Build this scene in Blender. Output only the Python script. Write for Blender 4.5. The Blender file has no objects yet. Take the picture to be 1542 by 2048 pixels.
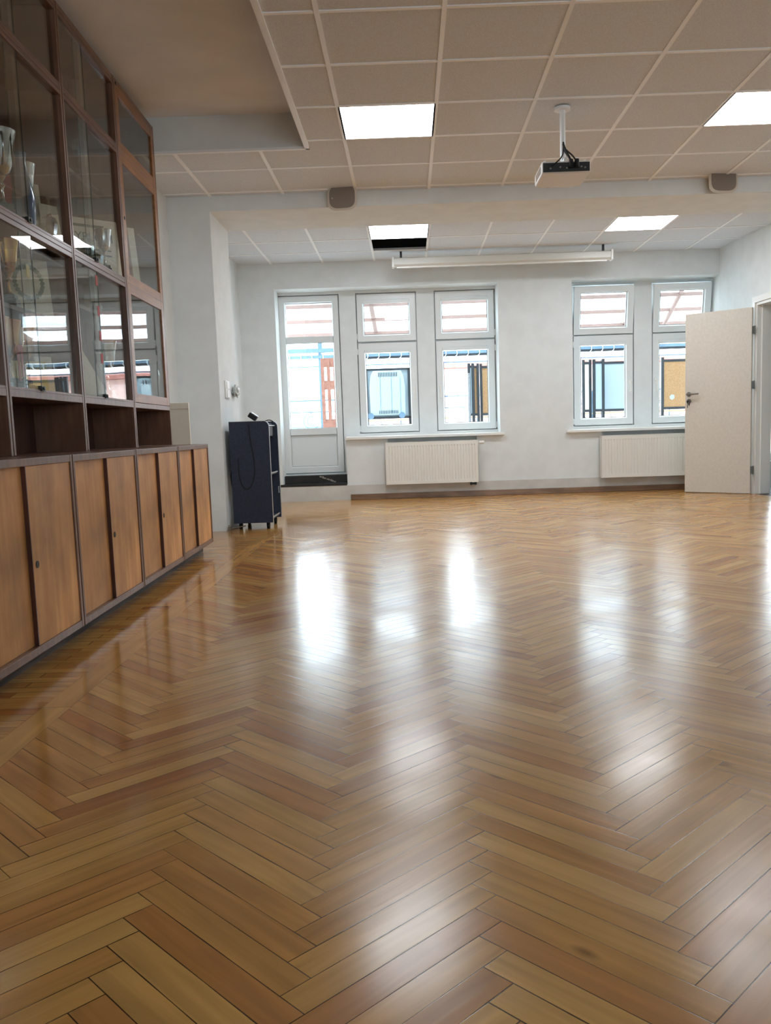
import bpy, bmesh, math, random
from mathutils import Vector, Matrix
random.seed(7)
R = math.radians
sc = bpy.context.scene
COL = sc.collection

# ------------------------------------------------------------------ helpers
def lin(c):
    def f(v):
        v /= 255.0
        return v / 12.92 if v <= 0.04045 else ((v + 0.055) / 1.055) ** 2.4
    return (f(c[0]), f(c[1]), f(c[2]), 1.0)

def principled(name, color, rough=0.5, metal=0.0, spec=0.5, coat=0.0, coat_rough=0.1):
    m = bpy.data.materials.new(name); m.use_nodes = True
    b = m.node_tree.nodes['Principled BSDF']
    b.inputs['Base Color'].default_value = lin(color)
    b.inputs['Roughness'].default_value = rough
    b.inputs['Metallic'].default_value = metal
    b.inputs['Specular IOR Level'].default_value = spec
    b.inputs['Coat Weight'].default_value = coat
    b.inputs['Coat Roughness'].default_value = coat_rough
    return m

def speckle(m, c1, c2, scale=(1, 1, 1), nscale=8.0, detail=4.0, bump=0.0, lo=0.35, hi=0.65, coord='Object', dist=0.002):
    """two-tone procedural noise on the base colour, with optional bump"""
    nt = m.node_tree; b = nt.nodes['Principled BSDF']
    tc = nt.nodes.new('ShaderNodeTexCoord'); mp = nt.nodes.new('ShaderNodeMapping')
    mp.inputs['Scale'].default_value = scale
    nz = nt.nodes.new('ShaderNodeTexNoise'); nz.inputs['Scale'].default_value = nscale; nz.inputs['Detail'].default_value = detail
    rp = nt.nodes.new('ShaderNodeValToRGB')
    rp.color_ramp.elements[0].position = lo; rp.color_ramp.elements[0].color = lin(c1)
    rp.color_ramp.elements[1].position = hi; rp.color_ramp.elements[1].color = lin(c2)
    nt.links.new(tc.outputs[coord], mp.inputs[0]); nt.links.new(mp.outputs[0], nz.inputs['Vector'])
    nt.links.new(nz.outputs['Fac'], rp.inputs[0]); nt.links.new(rp.outputs[0], b.inputs['Base Color'])
    if bump > 0:
        bp = nt.nodes.new('ShaderNodeBump'); bp.inputs['Strength'].default_value = bump; bp.inputs['Distance'].default_value = dist
        nt.links.new(nz.outputs['Fac'], bp.inputs['Height']); nt.links.new(bp.outputs[0], b.inputs['Normal'])
    return m

class MB:
    def __init__(s): s.v = []; s.f = []; s.m = []
    def add(s, vs, fs, m=0):
        o = len(s.v); s.v += [tuple(v) for v in vs]; s.f += [tuple(o + i for i in f) for f in fs]; s.m += [m] * len(fs); return s
    def box(s, x0, x1, y0, y1, z0, z1, m=0):
        if x0 > x1: x0, x1 = x1, x0
        if y0 > y1: y0, y1 = y1, y0
        if z0 > z1: z0, z1 = z1, z0
        v = [(x0,y0,z0),(x1,y0,z0),(x1,y1,z0),(x0,y1,z0),(x0,y0,z1),(x1,y0,z1),(x1,y1,z1),(x0,y1,z1)]
        return s.add(v, [(0,3,2,1),(4,5,6,7),(0,1,5,4),(1,2,6,5),(2,3,7,6),(3,0,4,7)], m)
    def prism(s, poly, axis, a, b, m=0):
        """poly 2-D in the two other axes (x,y,z order), swept along axis from a to b"""
        n = len(poly)
        def P(p, t):
            if axis == 'x': return (t, p[0], p[1])
            if axis == 'y': return (p[0], t, p[1])
            return (p[0], p[1], t)
        vs = [P(p, a) for p in poly] + [P(p, b) for p in poly]
        fs = [tuple(range(n)), tuple(range(2*n-1, n-1, -1))] + [(i, n+i, n+(i+1)%n, (i+1)%n) for i in range(n)]
        return s.add(vs, fs, m)
    def ring(s, x0, x1, z0, z1, w, yf, yb, ch=0.0, m=0):
        """rectangular frame in the xz plane; front at yf, back at yb, inner edge splayed by ch"""
        def rc(d, y): return [(x0+d,y,z0+d),(x1-d,y,z0+d),(x1-d,y,z1-d),(x0+d,y,z1-d)]
        vs = rc(0, yf) + rc(w-ch, yf) + rc(w, yf+(yb-yf)*0.4) + rc(w, yb) + rc(0, yb)
        fs = []
        for k in range(5):
            a = k*4; b = ((k+1) % 5)*4
            for i in range(4): fs.append((a+i, a+(i+1)%4, b+(i+1)%4, b+i))
        return s.add(vs, fs, m)
    def cyl(s, p0, p1, r0, r1=None, n=16, caps=True, m=0):
        r1 = r0 if r1 is None else r1
        p0 = Vector(p0); p1 = Vector(p1); d = (p1-p0).normalized()
        a = d.orthogonal().normalized(); b = d.cross(a)
        vs = []
        for p, r in ((p0, r0), (p1, r1)):
            for i in range(n):
                t = 2*math.pi*i/n; vs.append(p + a*(r*math.cos(t)) + b*(r*math.sin(t)))
        fs = [(i, (i+1)%n, n+(i+1)%n, n+i) for i in range(n)]
        if caps: fs += [tuple(range(n-1,-1,-1)), tuple(range(n, 2*n))]
        return s.add(vs, fs, m)
    def lathe(s, prof, c=(0,0,0), n=24, m=0):
        vs = []; fs = []
        for r, z in prof:
            for i in range(n):
                t = 2*math.pi*i/n; vs.append((c[0]+r*math.cos(t), c[1]+r*math.sin(t), c[2]+z))
        for k in range(len(prof)-1):
            for i in range(n): fs.append((k*n+i, k*n+(i+1)%n, (k+1)*n+(i+1)%n, (k+1)*n+i))
        fs.append(tuple(range(n-1,-1,-1))); fs.append(tuple((len(prof)-1)*n+i for i in range(n)))
        return s.add(vs, fs, m)
    def tube(s, pts, r, n=8, m=0):
        pts = [Vector(p) for p in pts]; k = len(pts); vs = []; fs = []
        up = None
        for i, p in enumerate(pts):
            d = (pts[min(i+1,k-1)] - pts[max(i-1,0)]).normalized()
            if up is None: up = d.orthogonal().normalized()
            up = (up - d*up.dot(d)).normalized(); b = d.cross(up)
            for j in range(n):
                t = 2*math.pi*j/n; vs.append(p + up*(r*math.cos(t)) + b*(r*math.sin(t)))
        for i in range(k-1):
            for j in range(n): fs.append((i*n+j, i*n+(j+1)%n, (i+1)*n+(j+1)%n, (i+1)*n+j))
        fs += [tuple(range(n-1,-1,-1)), tuple((k-1)*n+j for j in range(n))]
        return s.add(vs, fs, m)
    def build(s, name, mats, parent=None, bevel=0.0, smooth=False, loc=None, rot=None, seg=2):
        me = bpy.data.meshes.new(name); me.from_pydata(s.v, [], s.f)
        if not isinstance(mats, (list, tuple)): mats = [mats]
        for mm in mats: me.materials.append(mm)
        for p, mi in zip(me.polygons, s.m): p.material_index = mi; p.use_smooth = smooth
        bm = bmesh.new(); bm.from_mesh(me); bmesh.ops.recalc_face_normals(bm, faces=bm.faces); bm.to_mesh(me); bm.free()
        o = bpy.data.objects.new(name, me); COL.objects.link(o)
        if parent is not None: o.parent = parent
        if loc: o.location = loc
        if rot: o.rotation_euler = rot
        if bevel > 0:
            b = o.modifiers.new('bevel', 'BEVEL'); b.width = bevel; b.segments = seg; b.limit_method = 'ANGLE'; b.angle_limit = R(35)
        if smooth:
            es = o.modifiers.new('split', 'EDGE_SPLIT'); es.split_angle = R(40)
        return o

def tag(o, label, cat, group=None, kind=None):
    o['label'] = label; o['category'] = cat
    if group: o['group'] = group
    if kind: o['kind'] = kind
    return o

def thing(name, label, cat, loc=(0,0,0), rz=0.0, group=None, kind=None):
    o = bpy.data.objects.new(name, None); COL.objects.link(o)
    o.location = loc; o.rotation_euler = (0,0,rz); o.empty_display_size = 0.1
    return tag(o, label, cat, group, kind)

# ------------------------------------------------------------------ materials
M = {}
M['plaster'] = speckle(principled('white_plaster', (225,229,229), 0.9, spec=0.2), (222,226,226), (228,232,232), nscale=6, bump=0.15, dist=0.001)
M['plaster_low'] = speckle(principled('gloss_white_plinth_paint', (205,203,198), 0.5, spec=0.4), (196,195,190), (211,209,203), nscale=5)
M['ceil'] = speckle(principled('ceiling_plaster', (230,231,235), 0.95, spec=0.1), (226,227,231), (234,235,239), nscale=3)
M['tile'] = speckle(principled('mineral_ceiling_tile', (219,223,228), 0.95, spec=0.1), (212,216,221), (226,230,235), nscale=160, detail=2, bump=0.2, dist=0.0006)
M['tbar'] = principled('white_ceiling_grid_metal', (246,247,248), 0.45, spec=0.4)
M['pvc'] = principled('white_window_plastic', (226,230,230), 0.28, spec=0.5)
M['gasket'] = principled('grey_rubber_gasket', (110,112,112), 0.6)
M['paint'] = principled('white_enamel', (232,231,226), 0.3, spec=0.5)
M['rad'] = principled('radiator_enamel', (232,230,222), 0.32, spec=0.5)
M['door'] = speckle(principled('door_cream_laminate', (214,206,194), 0.45, spec=0.4), (211,203,191), (217,209,197), nscale=40)
M['steel'] = principled('satin_steel', (150,148,144), 0.3, 1.0)
M['darkmetal'] = principled('dark_metal', (42,44,48), 0.4, 0.6)
M['black'] = principled('black_plastic', (18,19,22), 0.45)
M['blackpaint'] = speckle(principled('chipped_black_paint', (24,23,25), 0.35), (20,19,22), (38,36,36), nscale=9)
M['chip'] = principled('exposed_plaster', (170,160,150), 0.9)
M['navy'] = speckle(principled('dark_blue_laminate', (42,50,68), 0.55, spec=0.35), (39,46,63), (46,54,73), nscale=60)
M['alu'] = principled('pale_aluminium_edge', (196,200,204), 0.35, 0.7)
M['grey'] = principled('speaker_grey_cloth', (140,128,118), 0.85, spec=0.2)
M['speakercase'] = principled('speaker_cream_case', (206,194,178), 0.55)
M['proj'] = principled('projector_white_plastic', (222,219,214), 0.4)
M['screen'] = principled('screen_white_housing', (218,217,210), 0.4)
M['cream'] = principled('cream_board', (224,217,200), 0.6)
M['rubber'] = principled('black_rubber', (16,16,17), 0.7)
M['gold'] = principled('brass_gold', (176,132,60), 0.25, 1.0)
M['silver'] = principled('polished_silver', (190,190,188), 0.18, 1.0)
M['marble'] = speckle(principled('trophy_marble', (60,54,50), 0.3), (40,36,34), (92,84,76), nscale=30)
M['red'] = principled('red_ribbon', (158,38,34), 0.6)
M['paper'] = speckle(principled('pale_certificate_paper', (214,206,186), 0.7), (206,197,176), (219,212,194), nscale=30)
M['ink'] = principled('dark_green_ink', (52,66,56), 0.8)
M['blueglass'] = principled('blue_enamel', (66,86,108), 0.2)
M['yellowtag'] = principled('yellow_paper_tag', (206,184,110), 0.7)
M['greenleaf'] = principled('dull_green', (86,104,78), 0.7)
M['terrace'] = speckle(principled('terrace_concrete', (190,190,186), 0.9), (178,178,175), (200,200,196), nscale=4)
M['pinkrafter'] = principled('pinkish_painted_timber', (134,108,100), 0.7)
M['bluesteel'] = principled('slate_blue_steel', (92,118,140), 0.5)
M['rack'] = speckle(principled('red_brown_stained_timber', (142,92,76), 0.6), (128,82,66), (154,104,88), nscale=12)
M['boardframe'] = principled('black_board_frame', (20,28,36), 0.5)
M['whiteboard'] = principled('pale_grey_board', (158,172,180), 0.5)
M['beigeboard'] = speckle(principled('beige_cork_board', (158,120,82), 0.9), (150,112,75), (166,128,90), nscale=60)
M['tablewhite'] = principled('pale_plastic_tabletop', (160,176,184), 0.45)
M['facade'] = principled('pale_pink_facade', (196,160,150), 0.9)
M['facade2'] = principled('pale_blue_facade', (150,172,180), 0.9)
M['roofred'] = speckle(principled('red_roof_tiles', (150,96,86), 0.9), (138,86,77), (162,108,97), nscale=6)
M['timber'] = principled('light_timber_rail', (206,178,142), 0.6)

# wood with vertical grain (world-size noise stretched along z)
def wood(name, c1, c2, scale, rough=0.4, ns=3.0, bump=0.08, coat=0.2, coarse=(0.72,1.2)):
    m = principled(name, c1, rough, spec=0.45, coat=coat, coat_rough=0.25)
    speckle(m, c1, c2, scale=scale, nscale=ns, detail=7, bump=bump, lo=0.3, hi=0.72, dist=0.0008)
    nt = m.node_tree; b = nt.nodes['Principled BSDF']
    # second, coarser tone laid over the grain
    rp = [n for n in nt.nodes if n.type == 'VALTORGB'][0]
    tc = [n for n in nt.nodes if n.type == 'TEX_COORD'][0]
    n2 = nt.nodes.new('ShaderNodeTexNoise'); n2.inputs['Scale'].default_value = 3.2; n2.inputs['Detail'].default_value = 5
    mr = nt.nodes.new('ShaderNodeMapRange'); mr.inputs[1].default_value = 0.3; mr.inputs[2].default_value = 0.7; mr.inputs[3].default_value = coarse[0]; mr.inputs[4].default_value = coarse[1]
    mx = nt.nodes.new('ShaderNodeMix'); mx.data_type = 'RGBA'; mx.blend_type = 'MULTIPLY'; mx.inputs[0].default_value = 1.0
    cb = nt.nodes.new('ShaderNodeCombineColor')
    nt.links.new(tc.outputs['Object'], n2.inputs['Vector']); nt.links.new(n2.outputs['Fac'], mr.inputs[0])
    for i in range(3): nt.links.new(mr.outputs[0], cb.inputs[i])
    nt.links.new(rp.outputs[0], mx.inputs[6]); nt.links.new(cb.outputs[0], mx.inputs[7]); nt.links.new(mx.outputs[2], b.inputs['Base Color'])
    return m
M['veneer'] = wood('brown_door_veneer', (188,130,76), (210,156,98), (9,9,0.8), 0.5, coat=0.05, coarse=(0.62,1.25))
M['case'] = wood('brown_case_wood', (100,68,52), (126,90,70), (12,12,1.0), 0.38)
M['caserail'] = wood('red_brown_polished_wood', (84,50,34), (110,68,46), (12,1.0,12), 0.32)
M['casedark'] = wood('dark_inner_wood', (66,38,27), (88,52,38), (8,8,1.0), 0.55, coat=0.0)
M['doortop'] = wood('warm_rail_wood', (126,78,42), (152,100,56), (12,1.0,12), 0.38)
M['edgedark'] = wood('dark_red_edge_wood', (62,28,18), (82,40,27), (12,12,1.0), 0.4)
M['plinth'] = speckle(principled('scuffed_dark_plinth', (74,66,62), 0.6), (50,44,42), (104,94,90), scale=(4,0.6,6), nscale=4, detail=6)
M['oak'] = wood('oak_skirting', (120,90,66), (146,114,86), (1.0,14,14), 0.35)

# thin glass: clear pane with a fresnel reflection, light passes straight through
def glass_mat(name, tint, ior=1.5, wav=0.0, rough=0.0, extra=1.0):
    m = bpy.data.materials.new(name); m.use_nodes = True; nt = m.node_tree; nt.nodes.clear()
    out = nt.nodes.new('ShaderNodeOutputMaterial'); mix = nt.nodes.new('ShaderNodeMixShader')
    tr = nt.nodes.new('ShaderNodeBsdfTransparent'); tr.inputs[0].default_value = (*tint, 1)
    gl = nt.nodes.new('ShaderNodeBsdfGlossy'); gl.inputs['Roughness'].default_value = rough
    fr = nt.nodes.new('ShaderNodeFresnel'); fr.inputs[0].default_value = ior
    mu = nt.nodes.new('ShaderNodeMath'); mu.operation = 'MULTIPLY'; mu.inputs[1].default_value = extra; mu.use_clamp = True
    ge = nt.nodes.new('ShaderNodeNewGeometry'); ir = nt.nodes.new('ShaderNodeMapRange')
    ir.inputs[3].default_value = ior; ir.inputs[4].default_value = 1.0/ior
    nt.links.new(ge.outputs['Backfacing'], ir.inputs[0]); nt.links.new(ir.outputs[0], fr.inputs[0])
    nt.links.new(fr.outputs[0], mu.inputs[0]); nt.links.new(mu.outputs[0], mix.inputs[0])
    nt.links.new(tr.outputs[0], mix.inputs[1]); nt.links.new(gl.outputs[0], mix.inputs[2]); nt.links.new(mix.outputs[0], out.inputs[0])
    if wav > 0:
        tc = nt.nodes.new('ShaderNodeTexCoord'); nz = nt.nodes.new('ShaderNodeTexNoise'); nz.inputs['Scale'].default_value = 3.0; nz.inputs['Detail'].default_value = 0.5
        bp = nt.nodes.new('ShaderNodeBump'); bp.inputs['Strength'].default_value = wav; bp.inputs['Distance'].default_value = 0.01
        nt.links.new(tc.outputs['Object'], nz.inputs['Vector']); nt.links.new(nz.outputs['Fac'], bp.inputs['Height'])
        nt.links.new(bp.outputs[0], gl.inputs['Normal']); nt.links.new(bp.outputs[0], fr.inputs['Normal'])
    return m
M['glass'] = glass_mat('window_glass', (0.97, 0.985, 0.98), 1.5)
M['cabglass'] = glass_mat('cabinet_glass', (0.95, 0.97, 0.96), 1.5, wav=0.06, extra=1.0)
M['glassedge'] = principled('green_glass_edge', (28,42,38), 0.15)
M['crystal'] = glass_mat('crystal_glass', (0.80, 0.82, 0.80), 1.9, rough=0.06, extra=1.6)

def emit(name, color, strength):
    m = bpy.data.materials.new(name); m.use_nodes = True; nt = m.node_tree; nt.nodes.clear()
    out = nt.nodes.new('ShaderNodeOutputMaterial'); e = nt.nodes.new('ShaderNodeEmission')
    e.inputs[0].default_value = (*color, 1); e.inputs[1].default_value = strength; nt.links.new(e.outputs[0], out.inputs[0]); return m
M['panel'] = emit('led_panel_diffuser', (0.90, 0.95, 1.0), 10.5)

# parquet material: per-plank colour from mesh island, grain along uv.x, dark joints from uv2
def parquet():
    m = bpy.data.materials.new('oiled_oak_parquet'); m.use_nodes = True; nt = m.node_tree
    b = nt.nodes['Principled BSDF']; N = nt.nodes.new; L = nt.links.new
    geo = N('ShaderNodeNewGeometry')
    uv = N('ShaderNodeUVMap'); uv.uv_map = 'plank'          # metres along / across plank, offset per plank
    ed = N('ShaderNodeAttribute'); ed.attribute_name = 'rnd' # per-face random colour
    sep = N('ShaderNodeSeparateColor'); L(ed.outputs['Color'], sep.inputs[0])
    rp = N('ShaderNodeValToRGB'); e = rp.color_ramp.elements
    e[0].position = 0.0; e[0].color = lin((164,104,54)); e[1].position = 1.0; e[1].color = lin((202,156,92))
    for pos, c in ((0.05,(178,122,66)), (0.35,(187,135,73)), (0.75,(194,145,80))):
        x = e.new(pos); x.color = lin(c)
    L(sep.outputs[0], rp.inputs[0])
    mp = N('ShaderNodeMapping'); mp.inputs['Scale'].default_value = (2.2, 36, 1); L(uv.outputs[0], mp.inputs[0])
    nz = N('ShaderNodeTexNoise'); nz.inputs['Scale'].default_value = 1.0; nz.inputs['Detail'].default_value = 6; nz.inputs['Distortion'].default_value = 0.6; L(mp.outputs[0], nz.inputs['Vector'])
    mr = N('ShaderNodeMapRange'); mr.inputs[1].default_value = 0.28; mr.inputs[2].default_value = 0.72; mr.inputs[3].default_value = 0.80; mr.inputs[4].default_value = 1.16; L(nz.outputs['Fac'], mr.inputs[0])
    mp2 = N('ShaderNodeMapping'); mp2.inputs['Scale'].default_value = (3.0, 9, 1); L(uv.outputs[0], mp2.inputs[0])
    n2 = N('ShaderNodeTexNoise'); n2.inputs['Scale'].default_value = 1.0; n2.inputs['Detail'].default_value = 2; L(mp2.outputs[0], n2.inputs['Vector'])
    mr2 = N('ShaderNodeMapRange'); mr2.inputs[1].default_value = 0.3; mr2.inputs[2].default_value = 0.7; mr2.inputs[3].default_value = 0.86; mr2.inputs[4].default_value = 1.1; L(n2.outputs['Fac'], mr2.inputs[0])
    mu = N('ShaderNodeMath'); mu.operation = 'MULTIPLY'; L(mr.outputs[0], mu.inputs[0]); L(mr2.outputs[0], mu.inputs[1])
    # knots
    mp3 = N('ShaderNodeMapping'); mp3.inputs['Scale'].default_value = (5.0, 12, 1); L(uv.outputs[0], mp3.inputs[0])
    vo = N('ShaderNodeTexVoronoi'); vo.inputs['Scale'].default_value = 0.42; L(mp3.outputs[0], vo.inputs['Vector'])
    kn = N('ShaderNodeMapRange'); kn.inputs[1].default_value = 0.02; kn.inputs[2].default_value = 0.07; kn.inputs[3].default_value = 0.5; kn.inputs[4].default_value = 1.0; L(vo.outputs['Distance'], kn.inputs[0])
    mu2 = N('ShaderNodeMath'); mu2.operation = 'MULTIPLY'; L(mu.outputs[0], mu2.inputs[0]); L(kn.outputs[0], mu2.inputs[1])
    mx = N('ShaderNodeMix'); mx.data_type = 'RGBA'; mx.blend_type = 'MULTIPLY'; mx.inputs[0].default_value = 1.0
    cb = N('ShaderNodeCombineColor'); 
    for i in range(3): L(mu2.outputs[0], cb.inputs[i])
    L(rp.outputs[0], mx.inputs[6]); L(cb.outputs[0], mx.inputs[7])
    # joints: distance to plank edge stored in 'edge' uv (x: across 0..w, y: along 0..L, metres)
    uve = N('ShaderNodeUVMap'); uve.uv_map = 'edge'
    sx = N('ShaderNodeSeparateXYZ'); L(uve.outputs[0], sx.inputs[0])
    mn = N('ShaderNodeMath'); mn.operation = 'MINIMUM'; L(sx.outputs[0], mn.inputs[0]); L(sx.outputs[1], mn.inputs[1])
    # uv edge stores (w/2-|v|, L/2-|u|) which is not linear over a quad, so raw coords are stored and folded here
    def fold(sock, half_attr):
        s = N('ShaderNodeMath'); s.operation = 'ABSOLUTE'; L(sock, s.inputs[0])
        t = N('ShaderNodeMath'); t.operation = 'SUBTRACT'; L(half_attr, t.inputs[0]); L(s.outputs[0], t.inputs[1]); return t
    hw = N('ShaderNodeValue'); hw.outputs[0].default_value = 0.029
    hl = N('ShaderNodeMath'); hl.operation = 'MULTIPLY'; L(sep.outputs[2], hl.inputs[0]); hl.inputs[1].default_value = 1.0
    fa = fold(sx.outputs[0], hw.outputs[0]); fb = fold(sx.outputs[1], hl.outputs[0])
    nt.nodes.remove(mn)
    mn = N('ShaderNodeMath'); mn.operation = 'MINIMUM'; L(fa.outputs[0], mn.inputs[0]); L(fb.outputs[0], mn.inputs[1])
    # joint width varies along the floor
    tc = N('ShaderNodeTexCoord'); n4 = N('ShaderNodeTexNoise'); n4.inputs['Scale'].default_value = 5.0; L(tc.outputs['Object'], n4.inputs['Vector'])
    jw = N('ShaderNodeMapRange'); jw.inputs[1].default_value = 0.35; jw.inputs[2].default_value = 0.7; jw.inputs[3].default_value = 0.0007; jw.inputs[4].default_value = 0.0021; L(n4.outputs['Fac'], jw.inputs[0])
    jn = N('ShaderNodeMath'); jn.operation = 'DIVIDE'; L(mn.outputs[0], jn.inputs[0]); L(jw.outputs[0], jn.inputs[1])
    jc = N('ShaderNodeMath'); jc.operation = 'MINIMUM'; L(jn.outputs[0], jc.inputs[0]); jc.inputs[1].default_value = 1.0
    jr = N('ShaderNodeMapRange'); jr.inputs[1].default_value = 0.3; jr.inputs[2].default_value = 1.0; L(jc.outputs[0], jr.inputs[0])
    mj = N('ShaderNodeMix'); mj.data_type = 'RGBA'; L(jr.outputs[0], mj.inputs[0]); mj.inputs[6].default_value = lin((46,27,15)); L(mx.outputs[2], mj.inputs[7])
    L(mj.outputs[2], b.inputs['Base Color'])
    # worn varnish: roughness patches, gentle waviness
    n5 = N('ShaderNodeTexNoise'); n5.inputs['Scale'].default_value = 2.4; n5.inputs['Detail'].default_value = 5; L(tc.outputs['Object'], n5.inputs['Vector'])
    rr = N('ShaderNodeMapRange'); rr.inputs[1].default_value = 0.3; rr.inputs[2].default_value = 0.7; rr.inputs[3].default_value = 0.16; rr.inputs[4].default_value = 0.27; L(n5.outputs['Fac'], rr.inputs[0])
    sxp = N('ShaderNodeSeparateXYZ'); L(tc.outputs['Object'], sxp.inputs[0])          # varnish is less worn near the cabinets
    wx = N('ShaderNodeMapRange'); wx.inputs[1].default_value = -1.25; wx.inputs[2].default_value = -0.1; wx.inputs[3].default_value = 0.50; wx.inputs[4].default_value = 1.0; L(sxp.outputs[0], wx.inputs[0])
    wm = N('ShaderNodeMath'); wm.operation = 'MULTIPLY'; L(rr.outputs[0], wm.inputs[0]); L(wx.outputs[0], wm.inputs[1])
    L(wm.outputs[0], b.inputs['Roughness']); b.inputs['Specular IOR Level'].default_value = 0.42
    b1 = N('ShaderNodeBump'); b1.inputs['Strength'].default_value = 0.35; b1.inputs['Distance'].default_value = 0.0006; L(nz.outputs['Fac'], b1.inputs['Height'])
    b2 = N('ShaderNodeBump'); b2.inputs['Strength'].default_value = 0.08; b2.inputs['Distance'].default_value = 0.0008; L(jc.outputs[0], b2.inputs['Height']); L(b1.outputs[0], b2.inputs['Normal'])
    L(b2.outputs[0], b.inputs['Normal'])
    return m
M['parquet'] = parquet()

# ------------------------------------------------------------------ room dimensions (metres, floor z=0)
CZ = 2.773                    # suspended ceiling
DY = 10.38                    # inner face of back wall
XL = -1.93
YF = -3.2                     # wall behind the camera
def XR(y): return 3.665 + (DY - y) * 0.07      # right wall is slightly skewed

# --- floor: one mesh of herringbone blocks, border strip and cross planks
def make_floor():
    W = 0.058; Lp = 0.42921; s2 = math.sqrt(0.5)
    st = W / s2 / 1.0                # joint step along the seam = W*sqrt2
    st = W * math.sqrt(2)
    verts = []; faces = []; uvp = []; uve = []; rnd = []
    # strip edges (x as function of y)
    def sr(y): return -1.062 - (y - 2.0) * 0.0135
    def sl(y): return sr(y) - 0.092
    def clip(poly, f):
        out = []
        for i in range(len(poly)):
            a, b = poly[i], poly[(i+1) % len(poly)]; fa, fb = f(a), f(b)
            if fa >= 0: out.append(a)
            if (fa >= 0) != (fb >= 0):
                t = fa / (fa - fb); out.append((a[0]+(b[0]-a[0])*t, a[1]+(b[1]-a[1])*t))
        return out
    def plank(c, d, half_l, clips, colour=None):
        px, py = -d[1], d[0]
        q = [(c[0]+d[0]*u*half_l+px*v*W/2, c[1]+d[1]*u*half_l+py*v*W/2) for u, v in ((-1,-1),(1,-1),(1,1),(-1,1))]
        for f in clips:
            q = clip(q, f)
            if len(q) < 3: return
        r = random.random() if colour is None else colour
        ou, ov = random.uniform(0, 50), random.uniform(0, 50)
        ta, tb = random.gauss(0, 0.0013), random.gauss(0, 0.0006)   # tiny rocking of each block
        base = len(verts)
        for x, y in q:
            dx, dy = x-c[0], y-c[1]; u = dx*d[0]+dy*d[1]; v = dx*px+dy*py
            verts.append((x, y, v*ta + u*tb*0.4)); uvp.append((u+ou, v+ov)); uve.append((v, u))
        faces.append(tuple(range(base, base+len(q)))); rnd.append((r, random.random(), half_l))
    field = [lambda p: p[0]-sr(p[1]), lambda p: XR(p[1])+0.02-p[0], lambda p: DY+0.02-p[1], lambda p: p[1]-YF]
    x0 = -0.518; pitch = Lp*s2
    for k in range(-3, 19):
        xs = x0 + k*pitch
        right_type = (k % 2 == 1)     # odd columns run away to the right, even come nearer
        yph = 1.244 + (0 if k % 2 == 0 else -0.3035)
        n0 = int((YF-1-yph)/st); n1 = int((DY+1-yph)/st)
        for n in range(n0, n1+1):
            y = yph + n*st
            if right_type:
                d = (s2, s2); cx = xs + d[0]*Lp/2 + W/2*s2; cy = y + d[1]*Lp/2 - W/2*s2
            else:
                d = (s2, -s2); cx = xs + d[0]*Lp/2 + W/2*s2; cy = y + d[1]*Lp/2 + W/2*s2
            if cx > 5.3: continue
            plank((cx, cy), d, Lp/2, field)
    # border strip, laid end to end
    y = YF
    while y < DY:
        y1 = min(y+random.uniform(0.8,1.3), DY+0.02)
        base = len(verts); ou = random.uniform(0,50)
        for x, yy, v, u in ((sl(y),y,-0.0285,-(y1-y)/2),(sr(y),y,0.0285,-(y1-y)/2),(sr(y1),y1,0.0285,(y1-y)/2),(sl(y1),y1,-0.0285,(y1-y)/2)):
            verts.append((x,yy,0)); uvp.append((u+ou, v)); uve.append((v*1.0, u))
        faces.append((base,base+1,base+2,base+3)); rnd.append((random.uniform(0.55,0.8),0.5,(y1-y)/2)); y = y1
    # planks square to the strip, between strip and left wall
    y = YF; pw = 0.0575; j = 0
    bord = [lambda p: sl(p[1])-p[0], lambda p: p[0]-(XL-0.02), lambda p: DY+0.02-p[1]]
    while y < DY:
        xo = -1.10 - (0.21 if j % 2 else 0.0)
        for t in range(3): plank((xo-0.43*t, y+W/2), (1,0), 0.215, bord, random.uniform(0.0,0.75))
        plank((-0.9+0.2*(j%2), y+W/2), (1,0), 0.215, bord, random.uniform(0.0,0.75))
        y += W; j += 1
    me = bpy.data.meshes.new('floor'); me.from_pydata(verts, [], faces); me.materials.append(M['parquet'])
    me.uv_layers.new(name='plank'); me.uv_layers.new(name='edge'); me.color_attributes.new('rnd', 'FLOAT_COLOR', 'CORNER')
    a = me.uv_layers['plank']; e = me.uv_layers['edge']; c = me.color_attributes['rnd']
    for p, r in zip(me.polygons, rnd):
        for li, vi in zip(p.loop_indices, p.vertices):
            a.data[li].uv = uvp[vi]; e.data[li].uv = uve[vi]; c.data[li].color = (r[0], r[1], r[2], 1)
    bm = bmesh.new(); bm.from_mesh(me)
    for f in bm.faces:
        if f.normal.z < 0: f.normal_flip()
    # sub-floor slab under the blocks
    bm.to_mesh(me); bm.free()
    o = bpy.data.objects.new('floor', me); COL.objects.link(o)
    return tag(o, 'herringbone oak parquet floor with a straight border strip', 'floor', kind='structure')
make_floor()
tag(MB().box(XL-0.4, 5.4, YF-0.2, DY+0.3, -0.25, -0.004).build('trim_5', M['plinth']), 'dark subfloor slab under the parquet blocks', 'subfloor', kind='structure')

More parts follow.
